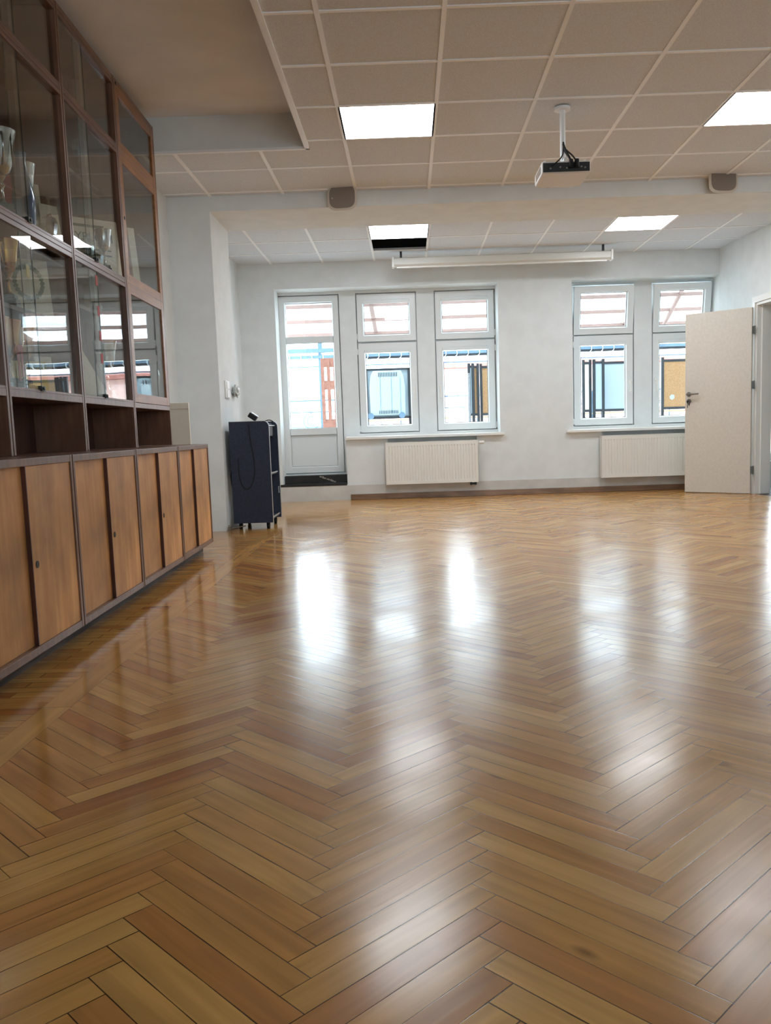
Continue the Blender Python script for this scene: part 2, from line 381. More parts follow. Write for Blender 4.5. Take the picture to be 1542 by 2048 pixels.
# --- ceiling: recess over the cabinets, two tiled fields with white grid
RX, RY, RZ = -0.645, 6.262, 3.01
cl = MB()
cl.box(XL-0.2, RX, YF, RY, RZ, RZ+0.1, 0)                          # plaster recess lid
cl.box(XL-0.2, RX+0.02, RY, RY+0.05, CZ+0.012, RZ+0.05, 1)         # face at the end of the recess
cl.box(RX, RX+0.02, YF, RY, CZ+0.012, RZ+0.1, 1)                   # side face of the recess
HX0, HX1, HY0, HY1 = -0.3316, 0.2684, 9.233, 9.833                 # open hole where a tile is missing
tz0, tz1 = CZ+0.006, CZ+0.03
cl.box(RX+0.01, 5.4, YF, RY+0.01, tz0, tz1, 2)
cl.box(XL-0.2, 5.4, RY+0.01, 7.41, tz0, tz1, 2)
cl.box(XL-0.2, 5.4, 8.1, HY0, tz0, tz1, 2); cl.box(XL-0.2, HX0, HY0, HY1, tz0, tz1, 2); cl.box(HX1, 5.4, HY0, HY1, tz0, tz1, 2); cl.box(XL-0.2, 5.4, HY1, DY+0.2, tz0, tz1, 2)
b = 0.012
for c in range(-2, 12):                                            # bars running away from the camera
    x = -0.968 + 0.6*c
    if x < XL: continue
    ya = YF if x > RX else RY
    cl.box(x-b, x+b, ya, 7.41, CZ, CZ+0.01, 3)
for r in range(-13, 6):
    y = 4.320 + 0.6*r
    if y < YF: continue
    cl.box((RX if y < RY else XL), 5.3, y-b, y+b, CZ+0.001, CZ+0.01, 3)
for c in range(0, 12): cl.box(-1.5316+0.6*c-b, -1.5316+0.6*c+b, 8.1, DY, CZ, CZ+0.01, 3)
for r in range(0, 3): cl.box(XL, 5.3, 8.633+0.6*r-b, 8.633+0.6*r+b, CZ+0.001, CZ+0.01, 3)
# dark void box above the missing tile
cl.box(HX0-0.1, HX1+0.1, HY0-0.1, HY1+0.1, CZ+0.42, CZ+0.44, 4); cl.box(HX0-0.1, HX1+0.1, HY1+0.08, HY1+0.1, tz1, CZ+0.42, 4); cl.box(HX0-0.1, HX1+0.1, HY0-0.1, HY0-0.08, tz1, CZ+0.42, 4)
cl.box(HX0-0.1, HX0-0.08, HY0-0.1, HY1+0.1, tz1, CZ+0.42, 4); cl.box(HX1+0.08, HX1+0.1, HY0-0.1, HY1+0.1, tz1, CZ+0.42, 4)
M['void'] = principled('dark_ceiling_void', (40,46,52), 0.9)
tag(cl.build('ceiling', [M['ceil'], M['plaster'], M['tile'], M['tbar'], M['void']]), 'suspended ceiling of cream tiles in a white metal grid with a plain raised recess', 'ceiling', kind='structure')
tr = MB()
tr.box(RX-0.004, RX+0.024, YF, RY+0.02, CZ-0.006, CZ+0.016); tr.box(RX-0.01, RX-0.004, YF, RY, CZ-0.004, CZ+0.03)
tr.box(XL, RX+0.024, RY-0.002, RY+0.024, CZ-0.006, CZ+0.012)
tag(tr.build('trim_2', M['tbar'], bevel=0.001), 'white angle trim along the edge of the ceiling recess', 'trim', kind='structure')

# --- beam and pilaster
tag(MB().prism([(-1.58,-0.05),(-1.58,2.655),(4.05,2.655),(4.05,CZ+0.1),(XL-0.1,CZ+0.1),(XL-0.1,-0.05)], 'y', 7.41, 8.13).build('trim_1', M['plaster'], bevel=0.004), 'white plaster beam crossing the room on a left pilaster', 'beam', kind='structure')

# --- walls
wb = MB(); T = DY+0.30
def B(x0,x1,z0,z1,y0=DY,y1=T,m=0): wb.box(x0,x1,y0,y1,z0,z1,m)
B(XL-0.3,-1.515,-0.05,3.1); B(1.092,1.953,-0.05,3.1); B(3.679,4.1,-0.05,3.1)
B(-1.515,1.092,2.488,3.1); B(1.953,3.679,2.488,3.1)
B(-1.515,-0.745,-0.05,0.19)
B(-0.745,-0.245,-0.05,0.745); B(0.81,1.092,-0.05,0.745); B(-0.245,0.81,-0.05,0.745,DY+0.09,T)
B(1.953,2.30,-0.05,0.745); B(3.36,3.679,-0.05,0.745); B(2.30,3.36,-0.05,0.745,DY+0.09,T)
B(-0.735,3.70,-0.05,0.178,DY-0.012,DY+0.1,1); B(-1.60,-0.735,-0.05,0.178,DY-0.006,DY+0.1,1)
# thin infill holding the frames
t0, t1 = T-0.01, T+0.14
for x0, x1 in ((-1.60,-1.53),(-0.785,-0.586),(0.143,0.356),(1.086,1.16),(1.90,2.015),(2.752,2.965),(3.67,3.8)): B(x0,x1,0.785,2.457,t0,t1)
B(-1.6,1.16,2.457,3.1,t0,t1); B(1.9,3.8,2.457,3.1,t0,t1); B(-0.785,1.16,-0.05,0.785,t0,t1); B(1.9,3.8,-0.05,0.785,t0,t1); B(-1.6,-0.785,-0.05,0.316,t0,t1); B(-1.6,-1.53,0.316,0.785,t0,t1)
# facade of the neighbouring room
B(4.1,4.15,-0.05,3.1,DY,t1); B(5.0,6.2,-0.05,3.1,DY,t1); B(4.15,5.0,2.45,3.1,DY,t1); B(4.15,5.0,-0.05,0.3,DY,t1)
tag(wb.build('wall_back', [M['plaster'], M['plaster_low']]), 'white back wall with two wide window recesses', 'wall', kind='structure')
tag(MB().box(XL-0.25, XL, YF-0.2, DY+0.3, -0.05, 3.2).build('wall_left', M['plaster']), 'white wall behind the tall cabinets', 'wall', kind='structure')
wf = MB().box(XL-0.2,0.2,YF-0.2,YF,-0.05,3.2).box(1.9,2.3,YF-0.2,YF,-0.05,3.2).box(4.0,5.4,YF-0.2,YF,-0.05,3.2).box(0.2,1.9,YF-0.2,YF,-0.05,0.85).box(0.2,1.9,YF-0.2,YF,2.45,3.2).box(2.3,4.0,YF-0.2,YF,-0.05,0.85).box(2.3,4.0,YF-0.2,YF,2.45,3.2)  # openings cut for the two added fill-light windows
tag(wf.build('wall_front', M['plaster']), 'plain white wall opposite the windows', 'wall', kind='structure')
# right wall with doorway; local frame: x along wall towards camera, y outward
rw_ang = math.atan(0.07)
RW = bpy.data.objects.new  # alias not used further
def right_local(s, o=0.0):     # s = distance from back corner towards the camera, o = outward
    d = Vector((math.sin(rw_ang), -math.cos(rw_ang))); n = Vector((math.cos(rw_ang), math.sin(rw_ang)))
    p = Vector((3.665, DY)) + d*s + n*o; return p
def rwbox(mb, s0, s1, o0, o1, z0, z1, m=0):
    q = [right_local(s0,o0), right_local(s1,o0), right_local(s1,o1), right_local(s0,o1)]
    mb.prism([(p.x,p.y) for p in q], 'z', z0, z1, m)
DS0, DS1 = 0.93, 1.80          # doorway between these distances
rw = MB(); rwbox(rw, 0, DS0, 0, 0.16, -0.05, 3.1); rwbox(rw, DS1, 13.8, 0, 0.16, -0.05, 3.1); rwbox(rw, DS0, DS1, 0, 0.16, 2.03, 3.1)
tag(rw.build('wall_right', M['plaster']), 'white right wall with an open doorway', 'wall', kind='structure')
# neighbouring room seen through the doorway
nb = MB(); nb.box(6.0, 6.2, 5.5, DY+0.2, -0.05, 3.1).box(3.95, 6.2, 5.3, 5.5, -0.05, 3.1)
tag(nb.build('wall_outer', M['plaster']), 'white wall of the room beyond the doorway', 'wall', kind='structure')
tag(MB().box(3.9, 6.2, 5.3, DY+0.2, 2.8, 2.9).build('trim_6', M['ceil']), 'ceiling of the room beyond the doorway', 'ceiling', kind='structure')
tag(MB().box(4.02, 6.2, 5.3, DY+0.2, -0.2, -0.002).build('trim_7', M['terrace']), 'pale floor of the room beyond the doorway', 'floor', kind='structure')

# skirting
tag(MB().box(-0.71, 3.62, DY-0.03, DY-0.012, 0, 0.068).build('baseboard_back', M['oak'], bevel=0.004), 'brown oak skirting board under the radiators', 'skirting', kind='structure')

# ------------------------------------------------------------------ windows
def handle(parent, x, z, y):
    h = MB(); h.box(x-0.014, x+0.014, y-0.012, y, z-0.035, z+0.035); h.cyl((x,y-0.012,z),(x,y-0.045,z),0.009,n=10); h.box(x-0.011, x+0.011, y-0.056, y-0.042, z-0.125, z+0.012)
    return h.build('handle', M['paint'], parent, bevel=0.003)
def hinges(parent, x, y, zs):
    for z in zs: MB().cyl((x,y,z-0.035),(x,y,z+0.035),0.008,n=10).build('hinge', M['pvc'], parent)
def sash(parent, name, x0, x1, z0, z1, w, y, tilt=0.0):
    """opening sash: frame + gasket + pane, origin at its bottom edge so it can tilt into the room"""
    r = MB().ring(x0-x0, x1-x0, 0, z1-z0, w, -0.03, 0.045, ch=0.012).build(name, M['pvc'], parent, bevel=0.003, loc=(x0, y, z0))
    MB().ring(w-0.004, x1-x0-w+0.004, w-0.004, z1-z0-w+0.004, 0.008, -0.002, 0.012).build('gasket', M['gasket'], r)
    MB().box(w-0.006, x1-x0-w+0.006, 0.004, 0.010, w-0.006, z1-z0-w+0.006).build('pane', M['glass'], r)
    if tilt: r.rotation_euler = (tilt, 0, 0)
    return r
def window(n, x0, x1, label, side, tilt=0.0, z0=0.785, z1=2.457):
    w = thing('window_%d' % n, label, 'window', ((x0+x1)/2, T+0.05, z0), kind='structure')
    h = (x1-x0)/2; H = z1-z0; zt = 1.088
    f = MB().ring(-h, h, 0, H, 0.045, 0.0, 0.07).box(-h+0.04, h-0.04, 0.005, 0.07, zt-0.02, zt+0.03)
    f.build('frame', M['pvc'], w, bevel=0.003)
    sash(w, 'sash', -h+0.012, h-0.012, 0.010, zt-0.008, 0.088, -0.02)
    sash(w, 'sash', -h+0.012, h-0.012, zt+0.012, H-0.010, 0.082 , -0.02, tilt)
    hx = h-0.05 if side < 0 else -h+0.05
    handle(w, hx, 0.52, -0.05)
    ex = (-h+0.004) if side < 0 else (h-0.004)
    hinges(w, ex, -0.055, (0.06, 0.98, 1.16) if not tilt else (0.06, 0.98))
    # blind cassettes at the head of each pane
    MB().box(-h+0.085, h-0.085, -0.062, -0.045, zt-0.125, zt-0.085).build('blind_cassette', M['pvc'], w, bevel=0.004)
    if not tilt: MB().box(-h+0.08, h-0.08, -0.062, -0.045, H-0.125, H-0.085).build('blind_cassette', M['pvc'], w, bevel=0.004)
    return w
window(1, -0.586, 0.143, 'white two-part window beside the glazed balcony door', -1)
window(2, 0.356, 1.086, 'white two-part window above the left radiator, nearest the bare wall', 1)
window(3, 2.015, 2.752, 'white window with a tilted top sash, left of the half-hidden one', -1, tilt=R(9))
window(4, 2.965, 3.67, 'white window with a tilted top sash, partly behind the open door', 1, tilt=R(9))
window(5, 4.16, 4.99, 'window of the room beyond the doorway', 1, z0=0.3, z1=2.45)
for n_, xc, lab in ((6, 1.05, 'added fill-light window in the unseen wall behind the viewer, towards the cabinets'), (7, 3.15, 'added fill-light window in the unseen wall behind the viewer, towards the doorway')):
    w_ = thing('window_%d' % n_, lab, 'window', (xc, YF-0.12, 0.85), kind='structure')  # unseen windows added to light the surfaces that face the camera
    MB().ring(-0.85, 0.85, 0, 1.6, 0.05, -0.03, 0.04).box(-0.03, 0.03, -0.03, 0.04, 0.04, 1.56).build('frame', M['pvc'], w_, bevel=0.003)
    for sx in (-1, 1): MB().ring(min(sx*0.03, sx*0.80), max(sx*0.03, sx*0.80), 0.05, 1.55, 0.07, -0.04, 0.05).build('sash', M['pvc'], w_, bevel=0.003)
    for sx in (-1, 1): MB().box(min(sx*0.10, sx*0.73), max(sx*0.10, sx*0.73), 0.0, 0.006, 0.12, 1.48).build('pane', M['glass'], w_)
# sills
for nm, x0, x1, lab in (('trim_3', -0.742, 1.135, 'white sill board under the two left windows'), ('trim_4', 1.875, 3.69, 'white sill board under the two right windows')):
    s = MB().box(x0, x1, DY-0.055, DY+0.0, 0.716, 0.748).box(max(x0,-0.742 if nm=='trim_3' else 1.955), min(x1, 1.09 if nm=='trim_3' else 3.679), DY, T, 0.742, 0.752)
    tag(s.build(nm, M['paint'], bevel=0.006), lab, 'sill', kind='structure')
# balcony door
d1 = thing('door_1', 'white glazed balcony door at the left end of the window recess', 'door', (-1.157, T+0.05, 0.316), kind='structure')
h = 0.372; H = 2.141
MB().ring(-h, h, 0, H, 0.045, 0, 0.07).build('frame', M['pvc'], d1, bevel=0.003)
lf = MB().ring(-h+0.012, h-0.012, 0.01, H-0.01, 0.082, -0.05, 0.035, ch=0.012)
lf.box(-h+0.09, h-0.09, -0.048, 0.033, 0.472, 0.552); lf.box(-h+0.09, h-0.09, -0.048, 0.033, 1.578, 1.652)
lf.build('leaf', M['pvc'], d1, bevel=0.003)
MB().box(-h+0.088, h-0.088, -0.02, 0.01, 0.085, 0.475).build('panel', M['pvc'], d1)
gk = MB().ring(-h+0.088, h-0.088, 0.088, 0.474, 0.005, -0.024, -0.018).ring(-h+0.088, h-0.088, 0.55, 1.58, 0.006, -0.022, -0.012).ring(-h+0.088, h-0.088, 1.65, H-0.088, 0.006, -0.022, -0.012)
gk.build('gasket', M['gasket'], d1)
MB().box(-h+0.09, h-0.09, -0.014, -0.008, 0.55, 1.58).build('pane', M['glass'], d1)
MB().box(-h+0.09, h-0.09, -0.014, -0.008, 1.65, H-0.09).build('pane', M['glass'], d1)
handle(d1, h-0.05, 1.0, -0.05); hinges(d1, -h+0.004, -0.055, (0.08, 2.0))
# threshold
th_ = MB().box(-1.513, -0.747, T-0.16, T-0.02, 0.16, 0.300).box(-1.60, -0.75, DY-0.012, T-0.1, 0.178, 0.207)
th = th_.build('trim_8', M['blackpaint'], bevel=0.003); tag(th, 'chipped black painted threshold under the balcony door', 'threshold', kind='structure')
cp = MB(); random.seed(3)
for i in range(16):
    x = -1.08 + 0.012*i + random.uniform(-0.01,0.01); z = 0.285 - 0.0045*i + random.uniform(-0.008,0.008); r_ = random.uniform(0.005,0.016)
    cp.prism([(x+r_*math.cos(a)*random.uniform(0.6,1.5), z+r_*0.7*math.sin(a)*random.uniform(0.6,1.3)) for a in [k*1.05 for k in range(6)]], 'y', T-0.1615, T-0.158)
cp.build('paint_chips', M['chip'], th)

# ------------------------------------------------------------------ interior door in the doorway
hp = right_local(DS0-0.0, -0.035)
d2 = thing('door_2', 'cream hinged room door standing open in front of the right window', 'door', (hp.x, hp.y, 0.0), kind='structure')
LEN = 0.735
dirv = Vector((3.137-hp.x, 9.915-hp.y)); ang = math.atan2(dirv.y, dirv.x); LEN = dirv.length
leaf = MB().box(0.0, LEN, -0.02, 0.02, 0.008, 1.985).build('leaf', M['door'], d2, bevel=0.002, rot=(0,0,ang))
# handle on the camera side of the leaf
hd = MB(); yk = 0.02; hx = LEN-0.045
hd.cyl((hx,yk,1.105),(hx,yk+0.008,1.105),0.026,n=20); hd.cyl((hx,yk+0.008,1.105),(hx,yk+0.045,1.105),0.009,n=12); hd.cyl((hx+0.01,yk+0.047,1.105),(hx-0.125,yk+0.047,1.105),0.009,n=12)
hd.build('door_handle', M['steel'], leaf, smooth=True)
MB().cyl((hx,yk,1.028),(hx,yk+0.008,1.028),0.025,n=20).build('lock_rose', M['steel'], leaf, smooth=True)
ky = MB(); ky.box(hx-0.003,hx+0.003,yk+0.006,yk+0.035,1.022,1.034); ky.cyl((hx-0.002,yk+0.045,1.022),(hx+0.002,yk+0.045,1.022),0.016,n=14)
ky.box(hx-0.004,hx+0.002,yk+0.04,yk+0.045,0.955,1.015); ky.box(hx-0.022,hx-0.016,yk+0.036,yk+0.041,0.975,1.012); ky.cyl((hx-0.02,yk+0.04,0.995),(hx-0.014,yk+0.04,0.995),0.013,n=12)
ky.build('keys', M['darkmetal'], leaf)
# casing and lining follow the skewed wall
fr = MB()
rwbox(fr, DS0-0.065, DS0+0.0, -0.014, 0.0, 0, 2.095); rwbox(fr, DS1, DS1+0.065, -0.014, 0.0, 0, 2.095); rwbox(fr, DS0, DS1, -0.014, 0.0, 2.03, 2.095)
rwbox(fr, DS0, DS0+0.03, 0.0, 0.17, 0, 2.03); rwbox(fr, DS1-0.03, DS1, 0.0, 0.17, 0, 2.03); rwbox(fr, DS0, DS1, 0.0, 0.17, 2.0, 2.03)
rwbox(fr, DS0+0.03, DS0+0.045, 0.05, 0.16, 0, 2.0)
fo = fr.build('door_frame', M['paint'], bevel=0.002); fo.parent = d2; fo.matrix_parent_inverse = Matrix.Translation((-hp.x, -hp.y, 0))
for z in (0.26, 1.17, 1.745):
    MB().cyl((0.0,-0.0,z-0.045),(0.0,-0.0,z+0.045),0.009,n=10).box(-0.03,0.0,-0.006,0.004,z-0.04,z+0.04).build('hinge', M['steel'], d2, loc=(0.012,-0.028,0))

# ------------------------------------------------------------------ radiators
def radiator(x0, x1, label, valve_right):
    t = thing('radiator', label, 'radiator', ((x0+x1)/2, DY-0.06, 0.176), group='panel radiators under the windows')
    h = (x1-x0)/2; H = 0.493; yf = -0.075
    # fluted front sheet
    prof = []; n = int((2*h-0.05)/0.0333); p = (2*h-0.05)/n
    x = -h+0.025
    for i in range(n):
        prof += [(x, 0.0), (x+p*0.28, 0.0), (x+p*0.38, 0.006), (x+p*0.62, 0.006), (x+p*0.72, 0.0)]; x += p
    prof.append((h-0.025, 0.0))
    vs = []; fs = []
    zs = (0.032, 0.045, H-0.055, H-0.042)
    for zi, z in enumerate(zs):
        for (px, d) in prof: vs.append((px, yf + (d if zi in (1,2) else 0.0), z))
    k = len(prof)
    for zi in range(3):
        for i in range(k-1): fs.append((zi*k+i, zi*k+i+1, (zi+1)*k+i+1, (zi+1)*k+i))
    sheet = MB(); sheet.add(vs, fs)
    sheet.box(-h, h, yf, yf+0.001, 0, 0.032).box(-h, h, yf, yf+0.001, H-0.042, H).box(-h, -h+0.025, yf, yf+0.001, 0.03, H-0.04).box(h-0.025, h, yf, yf+0.001, 0.03, H-0.04)
    sheet.build('front_panel', M['rad'], t)
    MB().box(-h+0.01, h-0.01, -0.005, 0.012, 0.01, H-0.03).build('rear_panel', M['rad'], t)
    MB().box(-h-0.002, -h+0.003, yf, 0.012, 0.0, H).build('side_cover', M['rad'], t, bevel=0.001)
    MB().box(h-0.003, h+0.002, yf, 0.012, 0, H).build('side_cover', M['rad'], t, bevel=0.001)
    g = MB(); g.box(-h, h, yf, yf+0.012, H-0.002, H+0.002).box(-h, h, 0.002, 0.012, H-0.002, H+0.002)
    for i in range(int(2*h/0.03)): g.box(-h+0.03*i, -h+0.03*i+0.012, yf+0.01, 0.004, H-0.002, H+0.001)
    g.build('top_grille', M['rad'], t)
    if valve_right:
        v = MB(); v.cyl((h,-0.03,H-0.03),(h+0.022,-0.03,H-0.03),0.012,n=12); v.cyl((h+0.02,-0.03,H-0.03),(h+0.075,-0.03,H-0.03),0.021,0.019,n=16)
        v.build('thermostat', M['paint'], t, smooth=True)
    c = MB()
    for dx in (0.035, 0.085): c.cyl((h-dx,-0.03,-0.035),(h-dx,-0.03,0.012),0.011,n=10)
    c.box(h-0.1,h-0.02,-0.045,-0.015,-0.03,-0.008)
    for dx in (0.035, 0.085): c.cyl((h-dx,-0.03,-0.03),(h-dx,0.045,-0.03),0.008,n=8)
    c.build('connector', M['darkmetal'], t)
    return t
radiator(-0.278, 0.812, 'white panel radiator under the left pair of windows', True)
radiator(2.262, 3.36, 'white panel radiator half hidden behind the open door', False)

# ------------------------------------------------------------------ ceiling lights
def light_panel(x, y, label, grp='square ceiling light panels'):
    t = thing('ceiling_light', label, 'ceiling light', (x, y, CZ), group=grp)
    MB().ring(-0.298, 0.298, -0.298, 0.298, 0.014, 0, 0.01).build('frame', M['tbar'], t, rot=(R(90),0,0), loc=(0,0,0.0))
    MB().box(-0.286, 0.286, -0.286, 0.286, -0.001, 0.004).build('diffuser', M['panel'], t)
    return t
light_panel(-0.068, 5.82, 'glowing square ceiling panel beside the edge of the recess')
light_panel(2.332, 5.82, 'glowing square ceiling panel at the right picture edge above the projector')
light_panel(-0.0316, 8.933, 'glowing ceiling panel next to the dark missing tile')
light_panel(2.368, 8.933, 'glowing ceiling panel beyond the beam above the tilted windows')

# ------------------------------------------------------------------ projector
pj = thing('ceiling_projector', 'white ceiling projector on a pole with dark rear face', 'projector', (1.02, 5.57, 2.36))
MB().prism([(-0.147,-0.0),(0.152,-0.0),(0.152,0.30),(0.10,0.335),(-0.10,0.335),(-0.147,0.30)], 'z', -0.005, 0.066).build('body', M['proj'], pj, bevel=0.008)
rp_ = MB().box(-0.140, 0.146, -0.006, 0.004, 0.002, 0.055)
rp_.build('rear_panel', M['black'], pj)
for i, x in enumerate((-0.10,-0.04,0.0,0.09,0.112)): MB().box(x, x+0.010, -0.009, -0.005, 0.018+0.006*(i%2), 0.026+0.006*(i%2)).build('port', M['steel'], pj)
MB().cyl((-0.05,0.335,0.03),(-0.05,0.36,0.03),0.028,n=20).build('lens', M['black'], pj)
MB().box(-0.149,-0.146,0.05,0.25,0.01,0.05).build('side_vent', M['grey'], pj)
MB().cyl((0,0.10,0.085),(0,0.10,0.413),0.017,n=16).cyl((0,0.10,0.395),(0,0.10,0.413),0.05,n=20).build('mounting_pole', M['tbar'], pj, smooth=True)
MB().box(-0.13,0.13,0.06,0.075,0.066,0.08).box(-0.01,0.01,0.0,0.25,0.072,0.088).box(-0.13,-0.118,0.02,0.2,0.066,0.078).box(0.118,0.13,0.02,0.2,0.066,0.078).build('mount_bracket', M['tbar'], pj)
cb = MB()
def bez(p0,p1,p2,p3,n=14): 
    P=[Vector(p) for p in (p0,p1,p2,p3)]; return [P[0]*(1-t)**3+P[1]*3*t*(1-t)**2+P[2]*3*t*t*(1-t)+P[3]*t**3 for t in [i/n for i in range(n+1)]]
cb.tube(bez((0,0.08,0.18),(0.0,0.07,0.11),(-0.02,0.0,0.09),(-0.085,-0.014,0.035)),0.004)
cb.tube(bez((0.004,0.08,0.18),(0.0,0.07,0.12),(0.03,-0.02,0.10),(0.03,-0.014,0.03)),0.006)
cb.tube(bez((-0.002,0.08,0.19),(0.01,0.07,0.13),(0.05,-0.02,0.11),(0.07,-0.014,0.03)),0.005)
cb.tube(bez((0.0,0.079,0.20),(0.006,0.07,0.15),(0.02,0.0,0.10),(0.05,-0.014,0.02)),0.006)
cb.cyl((0.03,-0.016,0.02),(0.03,-0.012,0.07),0.013,n=10).cyl((0.066,-0.016,0.02),(0.066,-0.012,0.07),0.014,n=10)
cb.build('cables', M['rubber'], pj)

# ------------------------------------------------------------------ wall speakers on the beam
def speaker(x, z, label, rz):
    t = thing('wall_speaker', label, 'speaker', (x, 7.41, z), group='beige loudspeakers on the beam')
    def outline(w, h, k=0.012):
        pts = []
        import math as mm
        for i in range(40):
            a = 2*mm.pi*i/40; c, s = mm.cos(a), mm.sin(a); e = 0.5
            pts.append((w*abs(c)**e*(1 if c>=0 else -1)*(1+k*0), h*abs(s)**e*(1 if s>=0 else -1)*(1+0.12*(1-abs(c)**2)-0.06)))
        return pts
    vs = []; fs = []; lay = ((0.080,0.066,-0.03),(0.118,0.096,-0.10),(0.123,0.101,-0.118),(0.114,0.093,-0.124))
    n = 40
    for w, h, y in lay:
        vs += [(p[0], y, p[1]) for p in outline(w, h)]
    for k in range(len(lay)-1):
        for i in range(n): fs.append((k*n+i,k*n+(i+1)%n,(k+1)*n+(i+1)%n,(k+1)*n+i))
    fs += [tuple(range(n)), tuple(3*n+i for i in range(n))]
    c = MB(); c.add(vs, fs); case = c.build('case', M['speakercase'], t, smooth=True, rot=(R(-4),0,rz))
    g = MB(); g.prism(outline(0.105,0.085), 'y', -0.1245, -0.128); g.build('grille', M['grey'], case)
    MB().box(-0.088,-0.074,-0.1295,-0.128,-0.014,-0.002).build('badge', M['silver'], case)
    MB().box(-0.02,0.02,-0.035,0.0,-0.03,0.03).cyl((0,-0.03,0.0),(0,-0.05,0.0),0.014,n=10).build('wall_bracket', M['black'], t)
    return t
speaker(-0.462, 2.695, 'beige loudspeaker on the beam above the dark missing tile', R(-6))
speaker(2.585, 2.725, 'beige loudspeaker on the beam right of the projector', R(8))

# ------------------------------------------------------------------ projection screen
ps = thing('projection_screen', 'white roll-up projection screen case hanging below the ceiling', 'projection screen', (1.10, 9.93, 2.60))
body = MB(); pr = [(0.045*math.cos(a)*1.0, 0.052*math.sin(a)+0.06) for a in [2*math.pi*i/20 for i in range(20)]]
body.prism(pr, 'x', -1.21, 1.20); body.box(-1.21,1.20,-0.05,0.05,0.028,0.10)
body.build('case', M['screen'], ps, bevel=0.006)
for sx in (-1, 1): MB().box(sx*1.21-0.014, sx*1.21+0.014, -0.056, 0.056, 0.005, 0.118).build('end_cap', M['paint'], ps, bevel=0.008)
MB().box(-1.17, 1.16, -0.018, 0.002, -0.002, 0.022).build('bottom_bar', M['paint'], ps, bevel=0.003)
for sx in (-1.12, 1.12): MB().box(sx-0.012, sx+0.012, -0.012, 0.012, 0.105, 0.180).cyl((sx,0,0.12),(sx,-0.03,0.12),0.01,n=8).build('hook', M['darkmetal'], ps)

# ------------------------------------------------------------------ switch plate and round socket on the pilaster's inner face
sw = thing('light_switch', 'white double switch plate on the pilaster side', 'switch', (-1.58, 7.70, 1.215))
MB().box(0.0, 0.012, -0.085, 0.085, -0.075, 0.075).build('plate', M['paint'], sw, bevel=0.003)
for z in (-0.036, 0.036): MB().box(0.011, 0.018, -0.05, 0.05, z-0.032, z+0.032).build('rocker', M['pvc'], sw, bevel=0.002)
fb = thing('crumpled_bundle', 'crumpled pale bundle on the pilaster behind the switch plate', 'bundle', (-1.58, 7.97, 1.215))
bm = bmesh.new(); bmesh.ops.create_icosphere(bm, subdivisions=4, radius=0.05); random.seed(5)
for v in bm.verts:
    n = 1+0.28*math.sin(v.co.x*130)*math.sin(v.co.y*90+1)*math.sin(v.co.z*110)+random.uniform(-0.06,0.06)
    v.co = Vector((v.co.x*0.62*n+0.03, v.co.y*1.5*n, v.co.z*1.05*n))
me = bpy.data.meshes.new('wrapping'); bm.to_mesh(me); bm.free(); me.materials.append(principled('crumpled_plastic', (196,200,198), 0.35))
o = bpy.data.objects.new('wrapping', me); COL.objects.link(o); o.parent = fb

# ------------------------------------------------------------------ rolling equipment cabinet with things on it
ct = thing('rolling_cabinet', 'dark blue open equipment cabinet on castors beside the pilaster', 'cabinet', (-1.365, 7.735, 0.0))
def rprof(x0, x1, z0, z1, r, n=6):
    pts = [(x0,z0),(x1,z0)]
    for i in range(n+1):
        a = math.pi/2*i/n; pts.append((x1-r+r*math.cos(a), z1-r+r*math.sin(a)))
    pts.append((x0,z1)); return pts
for y0 in (-0.255, 0.235):
    sp = MB().prism(rprof(-0.17, 0.17, 0.055, 0.93, 0.045), 'y', y0, y0+0.02).build('side_panel', M['navy'], ct)
    ed = MB(); pf = rprof(-0.17, 0.171, 0.055, 0.931, 0.045)
    pts = pf[1:]
    for i in range(len(pts)-1):
        a, b_ = Vector((pts[i][0],0,pts[i][1])), Vector((pts[i+1][0],0,pts[i+1][1]))
        dd = (b_-a).normalized(); nn = Vector((dd.z,0,-dd.x))
        q = [a, b_, b_+nn*0.003, a+nn*0.003]
        ed.prism([(p.x,p.z) for p in q], 'y', y0-0.001, y0+0.021)
    ed.build('edge_band', M['alu'], sp)
MB().box(-0.165, 0.125, -0.235, 0.235, 0.895, 0.915).build('top_shelf', M['navy'], ct)
MB().box(-0.16, 0.15, -0.235, 0.235, 0.46, 0.478).build('shelf', M['navy'], ct)
MB().box(-0.16, 0.155, -0.235, 0.235, 0.075, 0.095).build('bottom_shelf', M['navy'], ct)
MB().box(0.12, 0.14, -0.235, 0.235, 0.80, 0.885).build('drawer_front', M['darkmetal'], ct, bevel=0.002)
MB().box(-0.165, -0.155, -0.235, 0.235, 0.48, 0.90).build('back_panel', M['navy'], ct)
MB().box(0.14, 0.152, -0.235, 0.235, 0.888, 0.897).build('edge_strip', M['alu'], ct)
MB().box(0.148,0.158,-0.235,0.235,0.472,0.482).build('edge_strip', M['alu'], ct)
MB().box(0.152,0.16,-0.235,0.235,0.088,0.099).build('edge_strip', M['alu'], ct)
for sx in (-0.12, 0.12):
    for sy in (-0.2, 0.2):
        MB().cyl((sx-0.012,sy,0.030),(sx+0.012,sy,0.030),0.030,n=18).cyl((sx-0.012,sy,0.028),(sx+0.012,sy,0.028),0.008,n=8).box(sx-0.014,sx+0.014,sy-0.02,sy+0.02,0.045,0.056).box(sx-0.014,sx-0.011,sy-0.012,sy+0.012,0.02,0.05).box(sx+0.011,sx+0.014,sy-0.012,sy+0.012,0.02,0.05).build('castor', M['rubber'], ct)
for y in (0.20, 0.222): pass
sock = MB().box(0.158,0.166,0.235,0.258,0.28,0.34).box(0.158,0.166,0.205,0.228,0.28,0.34)
so = sock.build('socket_frame', M['alu'], ct)
